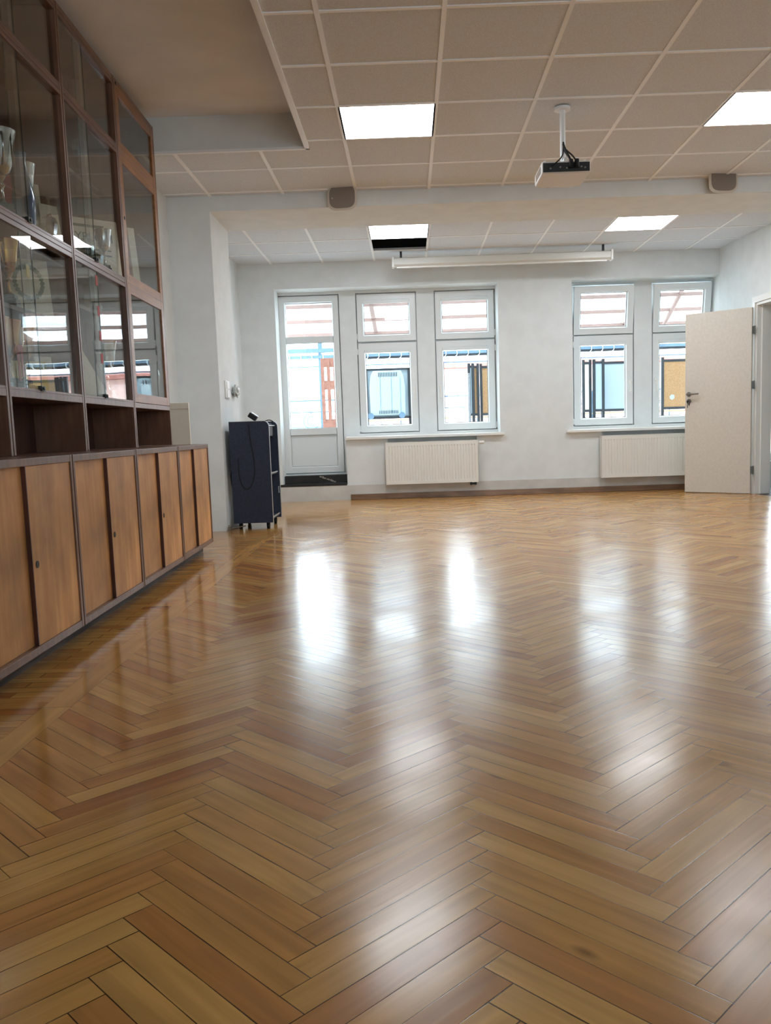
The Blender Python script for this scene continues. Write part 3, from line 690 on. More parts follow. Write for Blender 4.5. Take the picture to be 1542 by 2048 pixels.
MB().box(0.164,0.168,0.239,0.254,0.286,0.334).box(0.164,0.168,0.209,0.224,0.286,0.334).build('socket_face', M['navy'], so)
cw = MB().tube(bez((-0.172,-0.15,0.55),(-0.21,-0.16,0.50),(-0.19,-0.16,0.36),(-0.174,-0.16,0.30),20),0.005)
cw.tube(bez((-0.10,-0.257,0.62),(-0.13,-0.259,0.36),(-0.02,-0.262,0.25),(0.03,-0.259,0.47),20),0.0035)
cw.tube(bez((0.03,-0.259,0.47),(0.05,-0.26,0.60),(0.0,-0.26,0.75),(0.0,-0.258,0.90),20),0.0035)
tag(cw.build('power_cable', M['rubber'], loc=(-1.365,7.735,0)), 'black cable looped over the side of the rolling cabinet', 'cable')
wc = thing('document_camera', 'small dark document camera lying on the rolling cabinet', 'camera', (-1.35, 7.62, 0.915))
wc.scale = (1.35, 1.35, 1.35)
MB().box(-0.05,0.06,-0.03,0.03,0.0,0.012).build('foot', M['black'], wc, bevel=0.003)
MB().box(-0.028,0.028,-0.02,0.02,-0.016,0.016).build('head', M['black'], wc, bevel=0.004, loc=(0.0,0,0.042), rot=(0,R(35),0))
MB().box(-0.024,0.03,-0.022,0.022,0.016,0.022).build('cover', M['alu'], wc, bevel=0.003, loc=(0.0,0,0.042), rot=(0,R(35),0))
MB().tube(bez((0.05,0,0.008),(0.09,0.0,0.01),(0.10,0.02,0.03),(0.13,0.0,0.006)),0.003).build('lead', M['rubber'], wc)
# folder standing on the lower shelf
tag(MB().box(0.0,0.012,-0.04,0.2,0.0,0.33).build('cardboard_folder', M['cream'], loc=(-1.32,7.72,0.096), bevel=0.001), 'pale folder standing on the bottom shelf of the rolling cabinet', 'folder')
# leaning cream board behind the cabinets
lb = MB().box(0, 0.29, -0.018, 0.0, 0, 1.064).box(0,0.29,-0.022,-0.018,1.02,1.064)
tag(lb.build('leaning_board', M['cream'], loc=(-1.897, 6.45, 0.002), bevel=0.002), 'cream board standing behind the end of the low cabinets', 'board')
# little plastic foot left by the pilaster
tag(MB().box(-0.012,0.012,-0.02,0.02,0,0.04).cyl((0,0,0.04),(0,0,0.055),0.012,n=10).cyl((0,-0.01,0.02),(0.14,-0.01,0.045),0.005,n=8).build('pipe_bracket', M['steel'], loc=(-1.555,7.39,0.0)), 'small metal pipe stub on the floor at the pilaster corner', 'pipe')

# ------------------------------------------------------------------ cabinets along the left wall
TH = 0.02655
OX, OY = -1.4125, 6.1389
def L2W(n, s, z=0.0):
    return (OX + n*math.cos(TH) - s*math.sin(TH), OY + n*math.sin(TH) + s*math.cos(TH), z)
def base_unit(k, label):
    Wd = 0.892; g = 0.006; t = 0.018
    r = thing('base_cabinet', label, 'cabinet', L2W(0, -Wd*(k+0.5)), TH, group='low wooden cabinets along the left wall')
    a, b_ = -Wd/2+g, Wd/2-g; D = -0.50
    c = MB(); z0, z1 = 0.069, 0.764
    c.box(D, 0, a, a+t, z0, z1).box(D, 0, b_-t, b_, z0, z1).box(D, -0.001, a+t, b_-t, z1-0.028, z1-0.001).box(D, -0.001, a+t, b_-t, z0, z0+0.028).box(D, D+0.006, a+t, b_-t, z0, z1)
    c.build('carcass', M['case'], r, bevel=0.0015)
    MB().box(D+0.03, -0.078, -Wd/2, Wd/2, 0.0, 0.071).build('plinth', M['plinth'], r)
    mid = 0.0
    near = MB().box(-0.036, -0.022, a+t+0.002, mid+0.03, z0+0.029, z1-0.029).build('door', M['veneer'], r)
    far = MB().box(-0.020, -0.006, mid-0.002, b_-t-0.003, z0+0.029, z1-0.029).build('door', M['veneer'], r)
    MB().box(-0.0205, -0.0055, mid-0.006, mid+0.0, z0+0.029, z1-0.029).build('door_edge', M['edgedark'], far)
    if k > 0:
        kx = mid+0.035
        kh = MB().cyl((-0.006,kx,0.385),(-0.0035,kx,0.385),0.013,n=18).build('lock', M['darkmetal'], far, smooth=True)
    return r
base_unit(0, 'low sliding-door cabinet at the far end, next to the pilaster')
base_unit(1, 'low sliding-door cabinet, second from the pilaster end')
base_unit(2, 'low sliding-door cabinet, third from the pilaster end')
base_unit(3, 'low sliding-door cabinet nearest the viewer, cut by the picture edge')

UW = 0.878; UN = -0.25
def upper_unit(k, label, framed=False):
    r = thing('display_cabinet', label, 'cabinet', L2W(UN, -UW*(k+0.5)+0.01, 0.765), TH, group='tall glazed cabinets standing on the low cabinets')
    g = 0.005; t = 0.018; a, b_ = -UW/2+g, UW/2-g; D = -0.255; H = 2.14
    lv = [0.238, 0.965, 1.725]           # shelves that carry rails (local z)
    c = MB(); c.box(D, 0, a, a+t, 0, H).box(D, 0, b_-t, b_, 0, H).box(D, -0.001, a+t, b_-t, H-0.03, H)
    c.build('carcass', M['case'], r, bevel=0.0015)
    MB().box(D, D+0.006, a+t, b_-t, 0.0, H-0.03).build('back_panel', M['casedark'], r)
    MB().box(D+0.006, -0.001, a+t, b_-t, lv[0], lv[0]+0.03).build('shelf', M['case'], r, bevel=0.0015)
    for z in lv[1:]: MB().box(D+0.006, -0.001, a+t, b_-t, z, z+0.02).build('shelf', M['caserail'], r, bevel=0.0015)
    tops = lv[1:] + [H-0.03]
    for i, z in enumerate(lv):
        zb = z + (0.03 if i == 0 else 0.02); zt = tops[i]
        if not framed:
            if True:
                MB().box(-0.030, -0.001, a+t, b_-t, zb, zb+0.012).build('lower_track', M['case'] if i == 0 else M['caserail'], r, bevel=0.0015)
                MB().box(-0.030, -0.001, a+t, b_-t, zt-0.024, zt-0.002).build('upper_track', M['caserail'], r, bevel=0.0015)
            o1 = a+t+0.25; o2 = o1+0.09
            for (s0, s1, n0) in ((a+t+0.001, o2, -0.009), (o1, b_-t-0.001, -0.022)):
                p = MB().box(n0-0.002, n0+0.002, s0, s1, zb+0.013, zt-0.025).build('glass_door', M['cabglass'], r)
                ed = s1 if n0 > -0.015 else s0
                MB().box(n0-0.0022, n0+0.0022, ed-0.0012, ed+0.0012, zb+0.013, zt-0.025).build('ground_edge', M['glassedge'], p)
            if i < 2: MB().box(-0.012, 0.006, o2-0.035, o2+0.006, zb+0.006, zb+0.028).cyl((0.006,o2-0.015,zb+0.017),(0.011,o2-0.015,zb+0.017),0.007,n=10).build('glass_lock', M['black'], r, bevel=0.001)
        else:
            e0, e1 = a+t+0.002, b_-t-0.002; w = 0.055
            z0, z1 = zb-0.008 if i else zb+0.002, zt+0.009 if i < 2 else zt
            z0 += 0.0; 
            d = MB()
            d.box(-0.020, 0.0, e0, e0+w, z0, z1).box(-0.020, 0.0, e1-w, e1, z0, z1)
            d.box(-0.020, -0.0005, e0+w, e1-w, z0, z0+w).box(-0.020, -0.0005, e0+w, e1-w, z1-w, z1)
            dd = d.build('framed_door', M['doortop'], r, bevel=0.002)
            MB().box(-0.012, -0.008, e0+w-0.004, e1-w+0.004, z0+w-0.004, z1-w+0.004).build('glass_pane', M['cabglass'], dd)
            if i: MB().cyl((0,e0+w*0.45,z0+w+0.32),(0.003,e0+w*0.45,z0+w+0.32),0.010,n=14).build('lock', M['black'], dd)
    return r
upper_unit(0, 'glazed cabinet with framed hinged doors at the far end', True)
upper_unit(1, 'glazed cabinet holding the diploma board and red stickers')
upper_unit(2, 'glazed cabinet crowded with trophies, left of the diploma one')
upper_unit(3, 'glazed cabinet nearest the viewer, mostly cut off by the picture edge')

# ------------------------------------------------------------------ things in the glazed cabinets
Z1, Z2, Z3 = 0.765+0.268, 0.765+0.985, 0.765+1.745
def put(s, n=-0.38, z=Z1): return L2W(n, s, z)
def cup(label, s, z, h, mat, n=-0.38, ribbon=False, handles=True, base=M['marble'], grp='trophies in the glazed cabinets'):
    t = thing('trophy_cup', label, 'trophy', put(s, n, z), TH+random.uniform(-0.6,0.6), group=grp)
    bw = h*0.13
    MB().box(-bw,bw,-bw,bw,0,h*0.12).box(-bw*0.8,bw*0.8,-bw*0.8,bw*0.8,h*0.12,h*0.19).build('base', base, t, bevel=0.003)
    MB().lathe([(h*0.07,h*0.19),(h*0.03,h*0.24),(h*0.022,h*0.36),(h*0.045,h*0.40),(h*0.022,h*0.44),(h*0.06,h*0.50)]).build('stem', mat, t, smooth=True)
    MB().lathe([(h*0.03,h*0.49),(h*0.10,h*0.54),(h*0.145,h*0.66),(h*0.16,h*0.80),(h*0.19,h*0.97),(h*0.20,h*1.0),(h*0.185,h*1.0),(h*0.15,h*0.82),(h*0.12,h*0.66),(h*0.02,h*0.55)]).build('bowl', mat, t, smooth=True)
    if handles:
        for sy in (-1,1): MB().tube(bez((0,sy*h*0.17,h*0.92),(0,sy*h*0.34,h*0.98),(0,sy*h*0.32,h*0.62),(0,sy*h*0.13,h*0.60)),h*0.014).build('cup_handle', mat, t, smooth=True)
    if ribbon:
        MB().box(h*0.20,h*0.21,-h*0.05,-h*0.01,h*0.15,h*0.62).box(h*0.20,h*0.21,h*0.01,h*0.05,h*0.2,h*0.62).cyl((h*0.19,0,h*0.60),(h*0.215,0,h*0.60),h*0.05,n=10).build('ribbon', M['red'], t)
    return t
def card(name, label, cat, s, z, w, h, mat, n=-0.44, lean=8, ry=0, grp=None):
    t = thing(name, label, cat, put(s, n, z), TH+R(ry), group=grp)
    b = MB().box(-0.003,0.003,-w/2,w/2,0,h).build('sheet', mat, t, rot=(0,R(-lean),0))
    return t, b
def crystal(label, s, z, h, n=-0.36):
    t = thing('crystal_award', label, 'trophy', put(s, n, z), TH+0.3, group='crystal awards in the glazed cabinets')
    MB().box(-0.035,0.035,-0.035,0.035,0,h*0.15).build('base', M['marble'], t, bevel=0.003)
    MB().lathe([(0.012,h*0.15),(0.03,h*0.3),(0.042,h*0.7),(0.03,h*0.95),(0.004,h)], n=7).build('crystal', M['crystal'], t)
    return t
# upper middle compartment, trophy cabinet
cup('large silver cup, tallest in the middle trophy compartment', -2.33, Z2, 0.37, M['silver'], n=-0.335)
cup('slim silver cup beside the blue vase', -2.075, Z2, 0.31, M['silver'], n=-0.345, handles=False)
v = MB().lathe([(0.03,0),(0.045,0.03),(0.05,0.14),(0.028,0.24),(0.02,0.29),(0.026,0.33)]).build('vase', M['blueglass'], smooth=True); v.location = put(-2.165, -0.31, Z2); tag(v, 'blue enamel vase between two cups in the middle compartment', 'vase')
t, b_ = card('certificate_card', 'tall pale certificate leaning behind the middle trophies', 'certificate', -1.99, Z2, 0.14, 0.36, M['paper'], n=-0.39, ry=-48)
MB().box(0.003,0.0035,-0.05,0.05,0.05,0.10).build('print', M['ink'], b_)
MB().box(0.003,0.0035,-0.05,0.05,0.30,0.33).build('print', M['ink'], b_)
t, b_ = card('certificate_card', 'square pale certificate at the right end of the middle compartment', 'certificate', -1.87, Z2, 0.15, 0.30, M['paper'], n=-0.41, ry=-48)
MB().box(0.003,0.0035,-0.04,0.04,0.18,0.2).build('print', M['ink'], b_)
t, b_ = card('pointed_pennant', 'white pointed pennant with a dark figure, lower right of the middle compartment', 'pennant', -1.825, Z2, 0.10, 0.20, M['paper'], n=-0.315, ry=-35)
MB().prism([(-0.02,0.04),(0.02,0.05),(0.03,0.10),(0.01,0.16),(-0.015,0.15),(-0.03,0.09)],'x',0.003,0.0036).build('print', M['rack'], b_)
card('red_folder', 'dark red folder standing behind the slim cup', 'folder', -2.06, Z2, 0.12, 0.32, M['red'], n=-0.44, ry=-48)
crystal('small crystal award by the pointed pennant', -1.91, Z2, 0.12, n=-0.30)
# diploma cabinet, middle compartment
dp = thing('diploma_board', 'pale board lettered DYPLOM in the middle compartment', 'diploma', put(-1.03, -0.385, Z2), TH-R(50))
dbd = MB().box(-0.006,0,-0.17,0.17,0,0.33).build('board', M['paper'], dp, rot=(0,R(-7),0), bevel=0.002)
cu = bpy.data.curves.new('lettering', 'FONT'); cu.body = 'DYPLOM'; cu.size = 0.07; cu.align_x = 'CENTER'; cu.extrude = 0.0008
to = bpy.data.objects.new('lettering', cu); COL.objects.link(to)
bpy.context.view_layer.update()
dg = bpy.context.evaluated_depsgraph_get(); tm = bpy.data.meshes.new_from_object(to.evaluated_get(dg)); bpy.data.objects.remove(to)
tm.materials.append(M['ink']); to = bpy.data.objects.new('lettering', tm); COL.objects.link(to); to.parent = dbd
to.rotation_euler = (R(90),0,R(90)); to.location = (0.001,0,0.20)
for q_ in ((0.09,0.28,0.295),(0.12,0.15,0.158),(0.12,0.12,0.128),(0.08,0.05,0.062)): MB().box(0,0.001,-q_[0],q_[0],q_[1],q_[2]).build('print', M['ink'], dbd)
cup('clear-bowled silver cup standing in front of the diploma board', -1.09, Z2, 0.24, M['silver'], n=-0.30, handles=False)
crystal('crystal award on the cabinet shelf between the two diploma-side awards', -1.36, Z2, 0.14, n=-0.31)
crystal('short crystal award beside the silver cup', -1.24, Z2, 0.10, n=-0.30)
crystal('crystal award high on a small glass shelf above the diploma board', -1.345, 2.212, 0.19, n=-0.315)
tag(MB().box(-0.09,0.09,-0.36,0.36,-0.012,-0.002).build('glass_shelf', M['crystal'], loc=L2W(-0.40,-1.315,2.212), rot=(0,0,TH)), 'small glass shelf in the middle of the diploma cabinet', 'shelf')
# lower compartments
shelfz = 1.395
for s0, s1 in ((-2.61,-1.78),):
    tag(MB().box(-0.19,0.0,-0.42,0.42,-0.018,0.0).build('loose_shelf', M['casedark'], loc=L2W(-0.30,(s0+s1)/2,shelfz), rot=(0,0,TH)), 'loose wooden shelf inside the lower trophy compartment', 'shelf')
big = cup('big gold cup with a yellow tag on the loose shelf', -2.33, shelfz, 0.28, M['gold'], n=-0.34)
MB().box(0.075,0.078,0.01,0.06,0.13,0.185).build('yellow_tag', M['yellowtag'], big)
t, b_ = card('wreath_certificate', 'grey-green certificate with a wreath on the loose shelf', 'certificate', -1.97, shelfz, 0.20, 0.28, M['paper'], n=-0.385, ry=-45)
MB().ring(-0.001,0.001,0,0,0,0,0).v
wr = MB()
for i in range(24):
    a = 2*math.pi*i/24; y, z = 0.065*math.cos(a), 0.17+0.075*math.sin(a)
    wr.prism([(y-0.012,z-0.006),(y+0.004,z-0.014),(y+0.013,z+0.004),(y-0.003,z+0.013)],'x',0.003,0.0045)
wr.build('wreath', M['greenleaf'], b_)
cup('gold cup at the left of the bottom compartment', -2.50, Z1, 0.30, M['gold'], n=-0.34, ribbon=False)
cup('gold cup with a red ribbon on the cabinet floor', -2.39, Z1, 0.30, M['gold'], n=-0.335, ribbon=True, handles=False)
cup('small gold cup behind the ribboned one', -2.28, Z1, 0.28, M['gold'], n=-0.32, handles=False)
card('yellow_booklet', 'yellow booklet lying against the bottom compartment back', 'booklet', -2.06, Z1, 0.16, 0.16, M['yellowtag'], n=-0.38, ry=-45)
card('cream_booklet', 'cream booklet right of the yellow one', 'booklet', -1.93, Z1, 0.08, 0.19, M['paper'], n=-0.36, ry=-45)
# lower compartment of the diploma cabinet
fl = thing('dried_plant_figure', 'small pale green plant figure behind the stickers', 'ornament', put(-1.29,-0.305,1.52), TH)
pg = MB(); random.seed(11)
for i in range(9):
    a = i*0.7; pg.tube(bez((0,0,0.05),(0.01*math.cos(a),0.01*math.sin(a),0.09),(0.02*math.cos(a),0.03*math.sin(a),0.13),(0.02*math.cos(a),0.045*math.sin(a),0.17+0.01*(i%3))),0.003,n=6)
pg.build('stalks', M['greenleaf'], fl); MB().lathe([(0.03,0),(0.035,0.02),(0.02,0.05)]).build('pot', M['crystal'], fl, smooth=True)
tag(MB().box(-0.15,0.0,-0.40,0.40,-0.018,0.0).build('loose_shelf', M['casedark'], loc=L2W(-0.31,-1.31,1.52), rot=(0,0,TH)), 'loose wooden shelf inside the lower diploma cabinet', 'shelf')
pn = thing('draped_sash', 'wide pale sash draped diagonally in the lower diploma cabinet', 'sash', put(-1.36,-0.385,Z1), TH-R(42))
MB().prism([(-0.20,0.46),(-0.10,0.46),(0.17,0.0),(0.02,0.0)],'x',-0.003,0.003).build('cloth', M['paper'], pn)
cup('tall silver cup at the right of the lower diploma cabinet', -1.10, Z1, 0.34, M['silver'], n=-0.33, handles=False)
for i, z in enumerate((1.66, 1.50, 1.37, 1.25)):
    tag(MB().box(0,0.001,-0.016,0.016,-0.026,0.026).build('red_sticker', M['red'], loc=L2W(UN-0.0065, -1.402, z), rot=(0,0,TH)), ['red sticker highest on the sliding glass edge','red sticker second from the top on the sliding glass edge','red sticker third from the top on the sliding glass edge','red sticker lowest on the sliding glass edge'][i], 'sticker', group='red stickers on the sliding glass')
# far framed cabinet
crystal('crystal award behind the lowest framed door', -0.12, Z1, 0.30, n=-0.315)
card('red_folder', 'red-brown folder behind the tall framed door', 'folder', -0.56, Z2, 0.16, 0.42, M['rack'], n=-0.36, ry=-48)
card('pale_folder', 'pale folder beside the red-brown one behind the tall framed door', 'folder', -0.36, Z2, 0.18, 0.44, M['paper'], n=-0.38, ry=-48)

# ------------------------------------------------------------------ outside: terrace, pergola, boards, houses
YT0, YT1 = DY+0.46, 13.4
tag(MB().box(-4, 8, YT0, YT1, 0.0, 0.15).build('terrace_slab', M['terrace']), 'pale concrete terrace floor outside the windows', 'terrace', kind='structure')
pg = thing('pergola', 'glazing-bar pergola roof over the terrace outside', 'pergola', (0, 12.2, 0.15))
def gy(y): return y-12.2
for y, z in ((11.4, 2.42), (12.2, 2.33), (13.0, 2.237)):
    MB().box(-4, 7, gy(y)-0.02, gy(y)+0.02, z-0.15-0.022, z-0.15+0.022).build('purlin', M['pinkrafter'], pg)
for x in (-2.6, -0.43, 1.75, 3.2, 5.2):
    MB().add([(x-0.028,gy(10.84),2.34),(x+0.028,gy(10.84),2.34),(x+0.028,gy(13.1),2.08),(x-0.028,gy(13.1),2.08),(x-0.028,gy(10.84),2.42),(x+0.028,gy(10.84),2.42),(x+0.028,gy(13.1),2.16),(x-0.028,gy(13.1),2.16)],
        [(0,3,2,1),(4,5,6,7),(0,1,5,4),(1,2,6,5),(2,3,7,6),(3,0,4,7)]).build('rafter', M['pinkrafter'], pg)
MB().tube([(3.78,gy(13.02),2.04),(3.52,gy(11.3),2.30)],0.03,n=6).build('brace', M['pinkrafter'], pg)
MB().tube([(3.62,gy(13.02),1.72),(3.9,gy(13.02),2.08)],0.025,n=6).build('brace', M['pinkrafter'], pg)
MB().box(-4, 7, gy(13.1)-0.03, gy(13.1)+0.03, 1.755, 1.80).build('front_beam', M['bluesteel'], pg)
MB().box(-4, -0.95, gy(13.1)-0.03, gy(13.1)+0.03, 1.84, 1.90).build('front_beam', M['bluesteel'], pg)
MB().box(-0.9, 7, gy(13.1)-0.02, gy(13.1)+0.02, 1.722, 1.757).build('front_beam', M['boardframe'], pg)
MB().box(-4, 7, gy(13.1)-0.008, gy(13.1)+0.008, 1.627, 1.643).build('lower_rod', M['bluesteel'], pg)
for x in (-2.9, -1.27, 0.33, 1.9, 3.35, 5.0): MB().box(x-0.03, x+0.03, gy(13.12)-0.03, gy(13.12)+0.03, 0.0, 2.08).build('post', M['bluesteel'], pg)
for i in range(34):                                                # hanging scrolls
    x = -1.75 + 0.165*i
    MB().tube([(x+0.045*math.cos(a)*(1-0.05*j), gy(13.04), 1.775+0.055*math.sin(a)) for j, a in enumerate([R(-80+16*q) for q in range(11)])], 0.005, n=6).build('scroll', M['pvc'], pg)
M['polycarb'] = glass_mat('frosted_roof_sheet', (0.90, 0.92, 0.92), 1.3)  # sheet added over the pergola to dim the sky in the upper panes
MB().add([(-4,gy(10.86),2.46-0.005),(7,gy(10.86),2.46-0.005),(7,gy(13.15),2.20-0.005),(-4,gy(13.15),2.20-0.005),(-4,gy(10.86),2.463),(7,gy(10.86),2.463),(7,gy(13.15),2.203),(-4,gy(13.15),2.203)],[(0,3,2,1),(4,5,6,7),(0,1,5,4),(1,2,6,5),(2,3,7,6),(3,0,4,7)]).build('roof_sheet', M['polycarb'], pg)
rl = thing('balcony_railing', 'wrought scroll railing at the terrace edge', 'railing', (-1.6, 12.6, 0.15))
rx = lambda x: x+1.6
MB().box(-2.2, 5.5, -0.012, 0.012, 1.11, 1.13).build('top_rail', M['bluesteel'], rl)
MB().box(-2.2, 5.5, -0.008, 0.008, 0.95, 0.966).build('mid_rail', M['bluesteel'], rl)
MB().box(-2.2, 5.5, -0.008, 0.008, 0.08, 0.1).box(-2.2,5.5,-0.006,0.006,0.735,0.747).build('bottom_rail', M['bluesteel'], rl)
for i in range(14):
    x = rx(-3.4+0.55*i); MB().box(x-0.008,x+0.008,-0.008,0.008,0.0,1.12).build('baluster', M['bluesteel'], rl)
for i in range(12):
    x = rx(-1.385-1.1+0.55*i)
    MB().tube([(x+0.115*math.cos(a), 0, 0.83+0.115*math.sin(a)) for a in [R(35+15*q) for q in range(20)]],0.006,n=6).tube([(x+0.06*math.cos(a)+0.0, 0, 0.83+0.065*math.sin(a)) for a in [R(20+15*q) for q in range(20)]],0.005,n=6).build('scroll', M['bluesteel'], rl)
    MB().tube([(x+0.1*math.cos(a), 0, 1.06+0.07*math.sin(a)) for a in [R(180+15*q) for q in range(13)]],0.005,n=6).build('arc', M['bluesteel'], rl)
# timber trellis rack seen through the balcony door
rk = thing('timber_trellis', 'red-brown slatted timber rack outside the balcony door', 'rack', (-0.98, 11.95, 0.15))
MB().box(-0.18,0.22,0,0.03,0.0,0.84).box(-0.18,0.22,0,0.03,1.24,1.36).box(-0.18,0.22,0,0.03,1.54,1.66).build('rail', M['rack'], rk)
for x in (-0.18,-0.10,-0.012,0.075,0.16): MB().box(x,x+0.045,-0.004,0.03,0.8,1.62).build('slat', M['rack'], rk)
# folded white table with black frame (window beside the balcony door)
ft = thing('folded_table', 'folded pale plastic table outside the first window', 'table', (-0.26, 11.85, 0.15))
tp = MB()
o_ = [(-0.25,0.86),(0.24,0.86)]
tp.prism([(-0.235,0.87),(0.23,0.87),(0.235,1.25),(0.215,1.39),(0.18,1.46),(-0.19,1.46),(-0.225,1.39),(-0.245,1.25)],'y',-0.02,0.02)
tb = tp.build('tabletop', M['tablewhite'], ft, bevel=0.006)
vt = MB()
for i in range(12):
    x = -0.12+0.022*i; vt.box(x,x+0.009,-0.024,-0.019,1.38,1.435); vt.box(x,x+0.009,-0.024,-0.019,0.885,0.93)
vt.build('slots', M['boardframe'], tb)
MB().box(-0.10,-0.096,-0.024,-0.019,0.9,1.38).box(0.05,0.054,-0.024,-0.019,0.9,1.38).box(0.17,0.174,-0.024,-0.019,0.9,1.36).build('ribs', M['bluesteel'], tb)
for x in (-0.235, 0.185): MB().cyl((x,-0.05,0.86),(x,-0.02,0.86),0.042,n=20).build('wheel', M['bluesteel'], ft, smooth=True)
bf = MB().box(-0.29,-0.27,0.03,0.06,0,1.49).box(0.275,0.305,0.03,0.06,0,1.49).box(-0.29,0.305,0.03,0.06,1.47,1.495).box(-0.29,0.305,0.03,0.06,0.82,0.85)
bf.build('frame', M['boardframe'], ft)
MB().box(-0.27,0.275,0.06,0.07,0.85,1.47).build('backing', M['whiteboard'], ft)
def stand(label, x0, x1, y, boardm, rz=0, paper=False, name='display_stand'):
    t = thing(name, label, 'display stand', ((x0+x1)/2, y, 0.15), rz, group='black framed display boards on the terrace')
    h = (x1-x0)/2
    MB().box(-h-0.017,-h+0.017,-0.017,0.017,0,1.51).build('post', M['boardframe'], t); MB().box(h-0.017,h+0.017,-0.017,0.017,0,1.51).build('post', M['boardframe'], t)
    MB().box(-h,h,-0.012,0.012,1.45,1.482).box(-h,h,-0.012,0.012,0.82,0.852).build('rail', M['boardframe'], t)
    MB().box(-h+0.012,h-0.012,-0.005,0.005,0.85,1.455).build('board', boardm, t)
    for sx in (-h, h): MB().box(sx-0.012,sx+0.012,-0.16,0.16,0.0,0.03).build('foot', M['boardframe'], t)
    if paper: MB().prism([(-h+0.10,0.96),(-h+0.13,0.945),(-h+0.16,0.97),(-h+0.155,1.01),(-h+0.12,1.015),(-h+0.095,0.99)],'y',-0.007,-0.005).build('paper', M['whiteboard'], t)
    return t
stand('leftmost black framed board seen almost edge-on in the second window', 0.83, 0.88, 11.72, M['whiteboard'])
stand('beige board turned edge-on in the second window', 0.89, 0.955, 11.80, M['beigeboard'])
stand('beige black-framed board behind the right edge of the second window', 1.00, 1.40, 11.86, M['beigeboard'])
stand('narrow board at the left edge of the third window', 2.36, 2.45, 11.78, M['cream'])
stand('white board seen edge-on in the third window', 2.49, 2.61, 11.72, M['whiteboard'])
stand('wide white black-framed board filling the third window', 2.63, 3.30, 11.86, M['whiteboard'])
stand('beige board with a torn white note in the fourth window', 3.42, 4.20, 11.80, M['beigeboard'], paper=True)
tag(MB().box(0.0, 4.6, -0.02, 0.02, 0.795, 0.815).box(0.02,0.06,-0.02,0.02,0,0.795).box(4.5,4.54,-0.02,0.02,0,0.795).box(2.2,2.24,-0.02,0.02,0,0.795).build('timber_rail', M['timber'], loc=(-0.6,12.1,0.15)), 'light timber handrail behind the display boards', 'rail')
# houses across the street
def house(name, label, x0, x1, y, ztop, wallm, roofm=None, nw=6):
    t = thing(name, label, 'building', ((x0+x1)/2, y, -8.0)); h = (x1-x0)/2; H = ztop+8
    MB().box(-h,h,0,8,0,H).build('facade', wallm, t)
    if roofm: MB().prism([(-0.4,H-0.05),(-0.4,H+0.08),(3.0,H+0.42),(8.4,H-0.05)],'x',-h-0.3,h+0.3).build('roof', roofm, t)
    MB().box(-h,h,-0.12,0,H-0.9,H-0.75).build('cornice', M['facade2'], t)
    for i in range(nw):
        x = -h+(i+0.5)*2*h/nw
        for z in (H-2.6, H-5.4): MB().box(x-0.45,x+0.45,-0.04,0.02,z-0.7,z+0.7).build('window', M['bluesteel'], t)
    return t
house('town_house', 'pale pink house with a red tiled roof across the street', 0.5, 14, 30, 2.86, M['facade'], M['roofred'])
house('town_house', 'pale blue house low behind the balcony railing', -7, -1.2, 34, 1.45, M['facade2'], None, 4)
house('town_house', 'pale house with a reddish gable seen through the first window', -1.1, 0.4, 29, 1.6, M['facade'], M['roofred'], 1)
tag(MB().box(-60,60,14,90,-8.3,-8.0).build('street_ground', M['terrace']), 'street ground far below the terrace', 'ground', kind='structure')

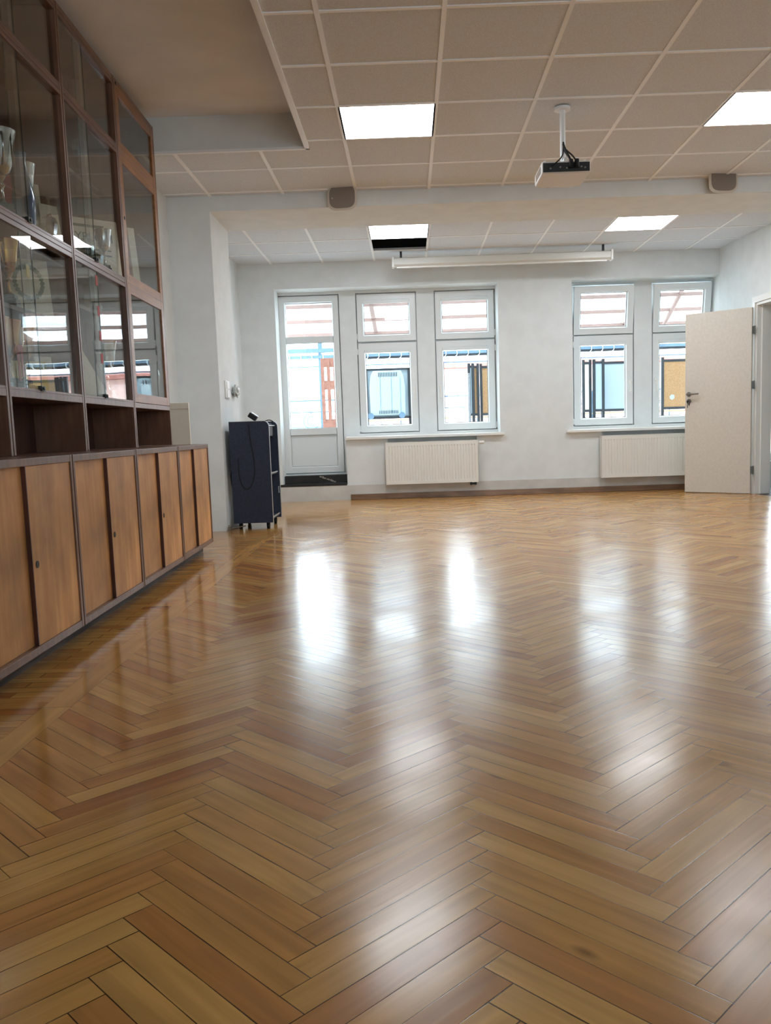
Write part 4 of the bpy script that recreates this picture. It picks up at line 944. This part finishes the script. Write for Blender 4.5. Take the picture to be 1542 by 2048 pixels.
# ------------------------------------------------------------------ light
w = bpy.data.worlds.new('World'); sc.world = w; w.use_nodes = True
nt = w.node_tree; bg = nt.nodes['Background']; bg.inputs[0].default_value = (0.76, 0.89, 1.0, 1); bg.inputs[1].default_value = 4.6
def portal(x0, x1, z0, z1, y):
    l = bpy.data.lights.new('sky_portal', 'AREA'); l.shape = 'RECTANGLE'; l.size = x1-x0; l.size_y = z1-z0; l.cycles.is_portal = True
    o = bpy.data.objects.new('sky_portal', l); COL.objects.link(o); o.location = ((x0+x1)/2, y, (z0+z1)/2); o.rotation_euler = (R(-90), 0, 0)
for a, b_, c, d in ((-1.5,-0.79,0.8,2.42),(-0.55,0.11,0.82,2.42),(0.39,1.05,0.82,2.42),(2.05,2.72,0.82,2.42),(3.0,3.65,0.82,2.42),(4.2,4.95,0.35,2.4)): portal(a,b_,c,d,T+0.16)
for a, b_ in ((0.3,1.8),(2.4,3.9)):  # portals for the added windows behind the camera
    portal(a, b_, 0.95, 2.35, YF-0.2)
    bpy.context.scene.collection.objects[-1].rotation_euler = (R(90), 0, 0)

# ------------------------------------------------------------------ camera
FPX = 1737.59; pit, yaw, rol = -0.11474384, -0.01050771, -0.03285296
cam = bpy.data.cameras.new('camera'); co = bpy.data.objects.new('camera', cam); COL.objects.link(co); sc.camera = co
cam.sensor_fit = 'VERTICAL'; cam.sensor_height = 36.0; cam.lens = FPX/2048*36.0
cam.shift_x = -33.5715/2048; cam.shift_y = 35.019/2048
f = Vector((math.sin(yaw)*math.cos(pit), math.cos(yaw)*math.cos(pit), math.sin(pit))); r0 = Vector((math.cos(yaw), -math.sin(yaw), 0)); u0 = r0.cross(f)
rr = r0*math.cos(rol)+u0*math.sin(rol); uu = -r0*math.sin(rol)+u0*math.cos(rol)
co.matrix_world = Matrix(((rr.x,uu.x,-f.x,0),(rr.y,uu.y,-f.y,0),(rr.z,uu.z,-f.z,0.82054),(0,0,0,1)))
cam.clip_start = 0.05; cam.clip_end = 300

vs_ = sc.view_settings; sc.display_settings.display_device = 'sRGB'
vs_.view_transform = 'Standard'; vs_.look = 'None'; vs_.exposure = 1.3; vs_.gamma = 1.0; vs_.use_curve_mapping = False
cy = sc.cycles
cy.use_adaptive_sampling = True; cy.adaptive_threshold = 0.03; cy.adaptive_min_samples = 16
cy.max_bounces = 9; cy.diffuse_bounces = 5; cy.glossy_bounces = 4; cy.transmission_bounces = 6; cy.transparent_max_bounces = 16
cy.use_denoising = True; cy.caustics_reflective = True; cy.caustics_refractive = False; cy.sample_clamp_indirect = 8.0
